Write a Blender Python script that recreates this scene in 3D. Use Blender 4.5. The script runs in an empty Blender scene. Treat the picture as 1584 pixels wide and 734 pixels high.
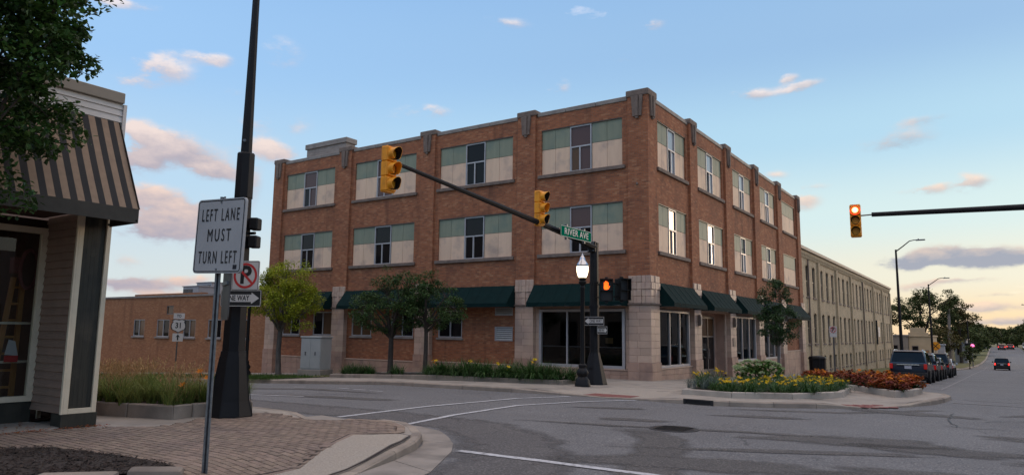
import bpy, bmesh, math, random
from mathutils import Vector, Matrix
S = bpy.context.scene
COL = S.collection
R = math.radians
rnd = random.Random(11)

# ------------------------------------------------------------------ camera
cam_d = bpy.data.cameras.new("camera")
cam = bpy.data.objects.new("camera", cam_d); COL.objects.link(cam)
cam_d.sensor_width = 36.0; cam_d.lens = 24.81
cam_d.clip_start = 0.1; cam_d.clip_end = 6000
_r = Vector((0.8273, 0.5615, 0.0127)); _u = Vector((0.0644, -0.1173, 0.991)); _w = Vector((-0.558, 0.8191, 0.1332))
cam.matrix_world = Matrix(((_r.x, _u.x, -_w.x, 11.38), (_r.y, _u.y, -_w.y, -26.31), (_r.z, _u.z, -_w.z, 1.55), (0, 0, 0, 1)))
S.camera = cam
S.view_settings.view_transform = 'Standard'; S.view_settings.look = 'None'
S.view_settings.exposure = 0.55; S.view_settings.gamma = 1.0
S.cycles.max_bounces = 6; S.cycles.diffuse_bounces = 3; S.cycles.glossy_bounces = 3
S.cycles.transparent_max_bounces = 8; S.cycles.transmission_bounces = 4
S.cycles.caustics_reflective = False; S.cycles.caustics_refractive = False

# ------------------------------------------------------------------ world: dusk sky with drifting clouds
SUN_AZ, SUN_EL = R(24), R(6.0)          # azimuth measured from +Y towards +X
# (azimuth, elevation, half width, half height, density, warmth) of the single clouds
CLOUDS = [(-1.072, .324, .035, .017, 1, 1), (-1.102, .303, .026, .011, .5, 1), (-1.005, .347, .018, .009, .6, 1), (-1.085, 0.238, 0.039, 0.016, 1.3, 0.95), (-1.043, 0.221, 0.043, 0.016, 1.2, 0.55), (-0.999, 0.202, 0.032, 0.014, 1.1, 0.5), (-1.087, 0.207, 0.03, 0.014, 1.1, 0.45), (-1.084, 0.163, 0.037, 0.014, 1.2, 0.7), (-1.038, 0.142, 0.054, 0.017, 1.3, 0.45), (-0.998, 0.122, 0.036, 0.015, 1.1, 0.4), (-1.07, 0.126, 0.037, 0.015, 1.2, 0.35), (-1.09, 0.055, 0.051, 0.011, 1.1, 0), (-1.021, 0.064, 0.027, 0.007, 0.8, 0.9), (-1.046, 0.042, 0.038, 0.006, 0.9, 1), (-0.931, 0.239, 0.036, 0.015, 1.0, 0.9), (-0.954, 0.192, 0.013, 0.034, 0.5, 0.5), (-1.128, .392, .052, .007, .6, 1), (-.954, .273, .021, .012, .42, 1), (-.922, .364, .030, .020, .45, 1), (-.905, .28, .03, .014, .4, .9), (-1.03, .345, .03, .007, .45, 1), (-.99, .31, .02, .006, .4, 1), (-.604, .428, .033, .008, .6, .9), (-.39, .425, .017, .008, .6, .9), (-.526, .347, .013, .01, .6, .9), (-.431, .38, .019, .007, .5, .9), (-.708, .302, .021, .008, .7, 1), (-.743, .3, .037, .012, .3, 1), (-.608, .384, .011, .005, .4, 1), (-.254, .322, .027, .007, 1, .9), (-.193, .324, .024, .006, .9, .9), (-.209, .335, .011, .004, .8, .9), (-.056, .179, .028, .006, .9, 1), (-.009, .181, .019, .011, 1.1, 1), (-.195, .175, .02, .013, .8, 1), (-.23, .217, .018, .007, .5, 1), (-.039, .096, .045, .011, 1.3, 0), (.015, .095, .042, .011, 1.3, 0), (-.091, .095, .031, .007, 1, 0), (-.079, .241, .042, .017, .5, .3), (-.05, .262, .03, .006, .4, .4), (-.19, .195, .03, .006, .4, .9), (-.034, .07, .038, .004, .9, .8), (-.075, .064, .027, .006, .8, .9), (-.004, .035, .043, .007, .9, .8), (.013, .019, .042, .005, .9, .5), (-.003, .006, .031, .004, .8, .4), (.012, .051, .036, .003, .6, .7), (-1.103, .084, .029, .008, .4, .6)]
W = bpy.data.worlds.new("World"); S.world = W; W.use_nodes = True
def build_world():
    nt = W.node_tree; N = nt.nodes; L = nt.links
    for n in list(N): N.remove(n)
    out = N.new('ShaderNodeOutputWorld'); bg = N.new('ShaderNodeBackground'); L.new(bg.outputs[0], out.inputs[0])
    bg.inputs['Strength'].default_value = 0.1
    sky = N.new('ShaderNodeTexSky'); sky.sky_type = 'NISHITA'; sky.sun_disc = False
    sky.sun_elevation = SUN_EL; sky.sun_rotation = SUN_AZ
    sky.air_density = 1.0; sky.dust_density = 1.0; sky.ozone_density = 2.0
    def m(op, a, b=None, c=None, clamp=False):
        n = N.new('ShaderNodeMath'); n.operation = op; n.use_clamp = clamp
        for i, x in enumerate((a, b, c)):
            if x is None: continue
            if isinstance(x, (int, float)): n.inputs[i].default_value = x
            else: L.new(x, n.inputs[i])
        return n.outputs[0]
    def mix(f, a, b, mode='MIX'):
        n = N.new('ShaderNodeMix'); n.data_type = 'RGBA'; n.blend_type = mode
        for i, x in ((0, f), (6, a), (7, b)):
            if isinstance(x, (int, float)): n.inputs[i].default_value = x
            elif isinstance(x, tuple): n.inputs[i].default_value = (*x, 1)
            else: L.new(x, n.inputs[i])
        return n.outputs[2]
    tc = N.new('ShaderNodeTexCoord'); sp = N.new('ShaderNodeSeparateXYZ'); L.new(tc.outputs['Generated'], sp.inputs[0])
    x, y, z = sp.outputs
    az = m('ARCTAN2', x, y); el = m('ARCSINE', z)
    # wispy noise that warps the cloud outlines
    mp = N.new('ShaderNodeMapping'); mp.inputs['Scale'].default_value = (1, 1, 2.2); L.new(tc.outputs['Generated'], mp.inputs[0])
    nz = N.new('ShaderNodeTexNoise'); nz.inputs['Scale'].default_value = 20; nz.inputs['Detail'].default_value = 9; nz.inputs['Roughness'].default_value = .62
    L.new(mp.outputs[0], nz.inputs[0])
    n2 = N.new('ShaderNodeTexNoise'); n2.inputs['Scale'].default_value = 9; n2.inputs['Detail'].default_value = 5; L.new(mp.outputs[0], n2.inputs[0])
    waz = m('MULTIPLY_ADD', m('SUBTRACT', nz.outputs['Fac'], .5), .045, az)
    wel = m('MULTIPLY_ADD', m('SUBTRACT', n2.outputs['Fac'], .5), .028, el)
    tot = warm = None
    for (a0, e0, sa, se, d, w) in CLOUDS:
        da = m('MULTIPLY', m('SUBTRACT', waz, a0), 1 / (sa * .98)); de = m('MULTIPLY', m('SUBTRACT', wel, e0), 1 / (se * .98))
        q = m('MULTIPLY_ADD', da, da, m('MULTIPLY', de, de))
        e = m('MULTIPLY', m('POWER', 2.718, m('MULTIPLY', q, -1)), d)
        # tops catch the warm light, bellies stay grey
        wv = m('MULTIPLY', e, m('MULTIPLY_ADD', m('SUBTRACT', nz.outputs['Fac'], .5), 1.8, m('MULTIPLY_ADD', de, .45, w * .70), clamp=True))
        tot = e if tot is None else m('ADD', tot, e); warm = wv if warm is None else m('ADD', warm, wv)
    wf = m('DIVIDE', warm, m('ADD', tot, 1e-4), clamp=True)
    # thin scattered cloud elsewhere; unseen overhead cloud is added to light the ground
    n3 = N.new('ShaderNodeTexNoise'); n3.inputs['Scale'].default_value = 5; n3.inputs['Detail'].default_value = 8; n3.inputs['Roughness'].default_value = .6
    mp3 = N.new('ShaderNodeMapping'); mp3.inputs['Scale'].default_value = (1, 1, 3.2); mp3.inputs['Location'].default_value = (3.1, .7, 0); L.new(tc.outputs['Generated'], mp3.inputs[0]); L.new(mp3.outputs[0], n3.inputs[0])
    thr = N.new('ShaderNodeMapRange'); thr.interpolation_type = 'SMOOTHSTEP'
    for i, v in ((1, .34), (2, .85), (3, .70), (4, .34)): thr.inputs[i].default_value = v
    L.new(el, thr.inputs[0])          # added cloud thickens towards the unseen zenith
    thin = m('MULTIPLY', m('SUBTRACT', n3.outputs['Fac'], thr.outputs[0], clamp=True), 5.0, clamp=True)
    dens = m('ADD', m('MULTIPLY', tot, .85), m('MULTIPLY', m('MULTIPLY', m('SUBTRACT', nz.outputs['Fac'], .52), 2.6), m('MULTIPLY', tot, 1.6, clamp=True)))
    mr = N.new('ShaderNodeMapRange'); mr.interpolation_type = 'SMOOTHSTEP'; mr.inputs['From Min'].default_value = .10; mr.inputs['From Max'].default_value = .78
    L.new(dens, mr.inputs[0]); fac = m('MULTIPLY', mr.outputs[0], .92)
    # clear-sky colour: Nishita evened with the measured evening gradient
    mre = N.new('ShaderNodeMapRange'); mre.inputs['From Min'].default_value = -.02; mre.inputs['From Max'].default_value = .60; L.new(el, mre.inputs[0])
    def ramp(stops):
        r = N.new('ShaderNodeValToRGB'); r.color_ramp.interpolation = 'EASE'
        E = r.color_ramp.elements
        E[0].position, E[0].color = stops[0][0], (*stops[0][1], 1); E[1].position, E[1].color = stops[-1][0], (*stops[-1][1], 1)
        for p, c in stops[1:-1]:
            q = E.new(p); q.color = (*c, 1)
        L.new(mre.outputs[0], r.inputs[0]); return r.outputs[0]
    away = ramp([(0, (.78, .68, .64)), (.12, (.70, .79, .82)), (.35, (.52, .73, .93)), (.60, (.37, .62, .96)), (1, (.25, .48, .88))])
    near = ramp([(0, (.98, .62, .38)), (.06, (.98, .76, .48)), (.16, (.90, .87, .72)), (.28, (.71, .88, .88)), (.45, (.48, .73, .90)), (.65, (.34, .55, .82)), (1, (.26, .48, .84))])
    sunv = m('COSINE', m('SUBTRACT', az, SUN_AZ))
    sf = N.new('ShaderNodeMapRange'); sf.interpolation_type = 'SMOOTHSTEP'; sf.inputs['From Min'].default_value = -.1; sf.inputs['From Max'].default_value = 1.0; L.new(sunv, sf.inputs[0])
    grad = mix(sf.outputs[0], away, near)
    grad10 = mix(1.0, grad, (6.86, 6.86, 6.86), 'MULTIPLY')
    clear = mix(.94, sky.outputs[0], grad10)
    hi = N.new('ShaderNodeMapRange'); hi.inputs[1].default_value = .12; hi.inputs[2].default_value = .36; L.new(el, hi.inputs[0])
    lit = mix(hi.outputs[0], mix(sf.outputs[0], (.97, .68, .53), (1.0, .76, .58)), (.90, .83, .84)); shade = mix(sf.outputs[0], (.45, .40, .47), (.36, .39, .48))
    cc = mix(wf, shade, lit)
    cc10 = mix(1.0, cc, (6.8, 6.8, 6.8), 'MULTIPLY')
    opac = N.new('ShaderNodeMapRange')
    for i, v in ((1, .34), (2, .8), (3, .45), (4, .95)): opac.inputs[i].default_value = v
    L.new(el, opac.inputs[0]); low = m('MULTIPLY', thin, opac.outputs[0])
    c1 = mix(low, clear, mix(1.0, mix(nz.outputs['Fac'], (1.05, .87, .77), (1.48, 1.20, 1.04)), (10, 10, 10), 'MULTIPLY'))  # overhead cloud set brighter and warmer than the visible sky, to light the ground
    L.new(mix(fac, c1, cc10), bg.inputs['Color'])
build_world()

sun_d = bpy.data.lights.new("sun", 'SUN'); sun_d.energy = 0.5; sun_d.angle = R(12); sun_d.color = (1, .72, .48)
sun = bpy.data.objects.new("sun", sun_d); COL.objects.link(sun)
_sd = Vector((math.sin(SUN_AZ) * math.cos(SUN_EL), math.cos(SUN_AZ) * math.cos(SUN_EL), math.sin(SUN_EL)))
sun.rotation_euler = _sd.to_track_quat('Z', 'Y').to_euler()

# ------------------------------------------------------------------ materials
def mat(name, c1, c2=None, scale=3.0, rough=.75, bump=0, bscale=60, rand=0, island=0, metal=0, emit=None, estr=0, spec=.35, coat=0, detail=5, trans=0, stretch=None, c3=None, s3=.6):
    M = bpy.data.materials.new(name); M.use_nodes = True
    nt = M.node_tree; N = nt.nodes; L = nt.links; P = N['Principled BSDF']
    P.inputs['Roughness'].default_value = rough; P.inputs['Metallic'].default_value = metal
    P.inputs['Specular IOR Level'].default_value = spec; P.inputs['Coat Weight'].default_value = coat
    geo = N.new('ShaderNodeNewGeometry')
    pos = geo.outputs['Position']
    if stretch:
        mp = N.new('ShaderNodeMapping'); mp.inputs['Scale'].default_value = stretch; L.new(pos, mp.inputs[0]); pos = mp.outputs[0]
    def mixc(f, a, b):
        n = N.new('ShaderNodeMix'); n.data_type = 'RGBA'
        for i, x in ((0, f), (6, a), (7, b)):
            if isinstance(x, (int, float)): n.inputs[i].default_value = x
            elif isinstance(x, tuple): n.inputs[i].default_value = (*x, 1)
            else: L.new(x, n.inputs[i])
        return n.outputs[2]
    col = None
    if c2:
        nz = N.new('ShaderNodeTexNoise'); nz.inputs['Scale'].default_value = scale; nz.inputs['Detail'].default_value = detail; nz.inputs['Roughness'].default_value = .6
        L.new(pos, nz.inputs[0])
        mr = N.new('ShaderNodeMapRange'); mr.inputs['From Min'].default_value = .33; mr.inputs['From Max'].default_value = .67; L.new(nz.outputs['Fac'], mr.inputs[0])
        col = mixc(mr.outputs[0], c1, c2)
        if c3:
            nz3 = N.new('ShaderNodeTexNoise'); nz3.inputs['Scale'].default_value = s3; nz3.inputs['Detail'].default_value = 6; L.new(geo.outputs['Position'], nz3.inputs[0])
            mr3 = N.new('ShaderNodeMapRange'); mr3.inputs['From Min'].default_value = .5; mr3.inputs['From Max'].default_value = .72; L.new(nz3.outputs['Fac'], mr3.inputs[0])
            col = mixc(mr3.outputs[0], col, c3)
    if rand or island:
        src = geo.outputs['Random Per Island'] if island else N.new('ShaderNodeObjectInfo').outputs['Random']
        amt = island or rand
        mr = N.new('ShaderNodeMapRange'); mr.inputs['To Min'].default_value = 1 - amt; mr.inputs['To Max'].default_value = 1 + amt; L.new(src, mr.inputs[0])
        h = N.new('ShaderNodeHueSaturation')
        if col is None: h.inputs['Color'].default_value = (*c1, 1)
        else: L.new(col, h.inputs['Color'])
        L.new(mr.outputs[0], h.inputs['Value']); col = h.outputs[0]
        mh = N.new('ShaderNodeMapRange'); mh.inputs['To Min'].default_value = .5 - amt * .04; mh.inputs['To Max'].default_value = .5 + amt * .04
        wn = N.new('ShaderNodeMath'); wn.operation = 'FRACT'; ml = N.new('ShaderNodeMath'); ml.operation = 'MULTIPLY'; ml.inputs[1].default_value = 17.31
        L.new(src, ml.inputs[0]); L.new(ml.outputs[0], wn.inputs[0]); L.new(wn.outputs[0], mh.inputs[0]); L.new(mh.outputs[0], h.inputs['Hue'])
    if col is None: P.inputs['Base Color'].default_value = (*c1, 1)
    else: L.new(col, P.inputs['Base Color'])
    if bump:
        nb = N.new('ShaderNodeTexNoise'); nb.inputs['Scale'].default_value = bscale; nb.inputs['Detail'].default_value = 4; L.new(geo.outputs['Position'], nb.inputs[0])
        b = N.new('ShaderNodeBump'); b.inputs['Strength'].default_value = bump; b.inputs['Distance'].default_value = .02
        L.new(nb.outputs['Fac'], b.inputs['Height']); L.new(b.outputs[0], P.inputs['Normal'])
    if emit:
        P.inputs['Emission Color'].default_value = (*emit, 1); P.inputs['Emission Strength'].default_value = estr
    if trans:   # leaves let some light through
        tr = N.new('ShaderNodeBsdfTranslucent'); mx = N.new('ShaderNodeMixShader'); mx.inputs[0].default_value = trans
        if col is None: tr.inputs[0].default_value = (*c1, 1)
        else: L.new(col, tr.inputs[0])
        L.new(P.outputs[0], mx.inputs[1]); L.new(tr.outputs[0], mx.inputs[2]); L.new(mx.outputs[0], N['Material Output'].inputs[0])
    return M

def brick_mat(name, ca, cb, mortar, light, bw=.205, bh=.068, stain=(.12, .06, .045), lightamt=.35):
    M = bpy.data.materials.new(name); M.use_nodes = True
    nt = M.node_tree; N = nt.nodes; L = nt.links; P = N['Principled BSDF']; P.inputs['Roughness'].default_value = .85; P.inputs['Specular IOR Level'].default_value = .25
    geo = N.new('ShaderNodeNewGeometry'); sp = N.new('ShaderNodeSeparateXYZ'); L.new(geo.outputs['Position'], sp.inputs[0])
    ad = N.new('ShaderNodeMath'); L.new(sp.outputs[0], ad.inputs[0]); L.new(sp.outputs[1], ad.inputs[1])
    cb_ = N.new('ShaderNodeCombineXYZ'); L.new(ad.outputs[0], cb_.inputs[0]); L.new(sp.outputs[2], cb_.inputs[1])
    def brick(c1, c2, mo, off):
        b = N.new('ShaderNodeTexBrick'); b.inputs['Scale'].default_value = 1; b.inputs['Brick Width'].default_value = bw; b.inputs['Row Height'].default_value = bh
        b.inputs['Mortar Size'].default_value = .008; b.inputs['Mortar Smooth'].default_value = .2; b.inputs['Bias'].default_value = off
        b.inputs['Color1'].default_value = (*c1, 1); b.inputs['Color2'].default_value = (*c2, 1); b.inputs['Mortar'].default_value = (*mo, 1)
        L.new(cb_.outputs[0], b.inputs[0]); return b
    b1 = brick(ca, cb, mortar, 0)
    # some bricks fired paler: one value per brick, from cell noise
    def mth(op, a, b=None):
        n = N.new('ShaderNodeMath'); n.operation = op
        for k, x in enumerate((a, b)):
            if x is None: continue
            if isinstance(x, (int, float)): n.inputs[k].default_value = x
            else: L.new(x, n.inputs[k])
        return n.outputs[0]
    row = mth('FLOOR', mth('DIVIDE', sp.outputs[2], bh)); odd = mth('MULTIPLY', mth('FLOORED_MODULO', row, 2), .5)
    colm = mth('FLOOR', mth('ADD', mth('DIVIDE', ad.outputs[0], bw), odd)); cc_ = N.new('ShaderNodeCombineXYZ'); L.new(colm, cc_.inputs[0]); L.new(row, cc_.inputs[1])
    wn = N.new('ShaderNodeTexWhiteNoise'); wn.noise_dimensions = '2D'; L.new(cc_.outputs[0], wn.inputs['Vector'])
    mr = N.new('ShaderNodeMapRange'); mr.inputs['From Min'].default_value = .78; mr.inputs['From Max'].default_value = 1; mr.inputs['To Max'].default_value = lightamt * 1.5; L.new(wn.outputs['Value'], mr.inputs[0])
    dk = N.new('ShaderNodeMapRange'); dk.inputs['From Min'].default_value = .22; dk.inputs['From Max'].default_value = .0; dk.inputs['To Max'].default_value = .4; L.new(wn.outputs['Value'], dk.inputs[0])
    m0 = N.new('ShaderNodeMix'); m0.data_type = 'RGBA'; L.new(dk.outputs[0], m0.inputs[0]); L.new(b1.outputs[0], m0.inputs[6]); m0.inputs[7].default_value = (*stain, 1)
    m1 = N.new('ShaderNodeMix'); m1.data_type = 'RGBA'; L.new(mr.outputs[0], m1.inputs[0]); L.new(m0.outputs[2], m1.inputs[6]); m1.inputs[7].default_value = (*light, 1)
    nz = N.new('ShaderNodeTexNoise'); nz.inputs['Scale'].default_value = .55; nz.inputs['Detail'].default_value = 7; nz.inputs['Roughness'].default_value = .65; L.new(geo.outputs['Position'], nz.inputs[0])
    mr2 = N.new('ShaderNodeMapRange'); mr2.inputs['From Min'].default_value = .48; mr2.inputs['From Max'].default_value = .75; mr2.inputs['To Max'].default_value = .55; L.new(nz.outputs[0], mr2.inputs[0])
    m2 = N.new('ShaderNodeMix'); m2.data_type = 'RGBA'; L.new(mr2.outputs[0], m2.inputs[0]); L.new(m1.outputs[2], m2.inputs[6]); m2.inputs[7].default_value = (*stain, 1)
    ms = N.new('ShaderNodeMapping'); ms.inputs['Scale'].default_value = (2.2, 2.2, .16); L.new(geo.outputs['Position'], ms.inputs[0])
    ns = N.new('ShaderNodeTexNoise'); ns.inputs['Scale'].default_value = 1; ns.inputs['Detail'].default_value = 5; L.new(ms.outputs[0], ns.inputs[0])
    rs = N.new('ShaderNodeMapRange'); rs.inputs[1].default_value = .55; rs.inputs[2].default_value = .8; rs.inputs[4].default_value = .62; L.new(ns.outputs[0], rs.inputs[0])
    m3 = N.new('ShaderNodeMix'); m3.data_type = 'RGBA'; L.new(rs.outputs[0], m3.inputs[0]); L.new(m2.outputs[2], m3.inputs[6]); m3.inputs[7].default_value = (*[v * .75 for v in stain], 1)
    L.new(m3.outputs[2], P.inputs['Base Color'])
    bp = N.new('ShaderNodeBump'); bp.inputs['Strength'].default_value = .5; bp.inputs['Distance'].default_value = .01; bp.invert = True
    L.new(b1.outputs['Fac'], bp.inputs['Height']); L.new(bp.outputs[0], P.inputs['Normal'])
    return M

def glass_mat(name, base, mixf=.0, rough=.02, refl=.75):
    """opaque dark pane whose mirror share follows the view angle"""
    M = mat(name, base, rough=rough, spec=refl)
    return M
def clear_glass(name, tint=(.9, .93, .92)):
    M = bpy.data.materials.new(name); M.use_nodes = True
    nt = M.node_tree; N = nt.nodes; L = nt.links; N.remove(N['Principled BSDF'])
    t = N.new('ShaderNodeBsdfTransparent'); t.inputs[0].default_value = (*tint, 1); g = N.new('ShaderNodeBsdfGlossy'); g.inputs['Roughness'].default_value = .01
    f = N.new('ShaderNodeFresnel'); f.inputs[0].default_value = 1.5; mx = N.new('ShaderNodeMixShader')
    L.new(f.outputs[0], mx.inputs[0]); L.new(t.outputs[0], mx.inputs[1]); L.new(g.outputs[0], mx.inputs[2]); L.new(mx.outputs[0], N['Material Output'].inputs[0])
    return M

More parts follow.
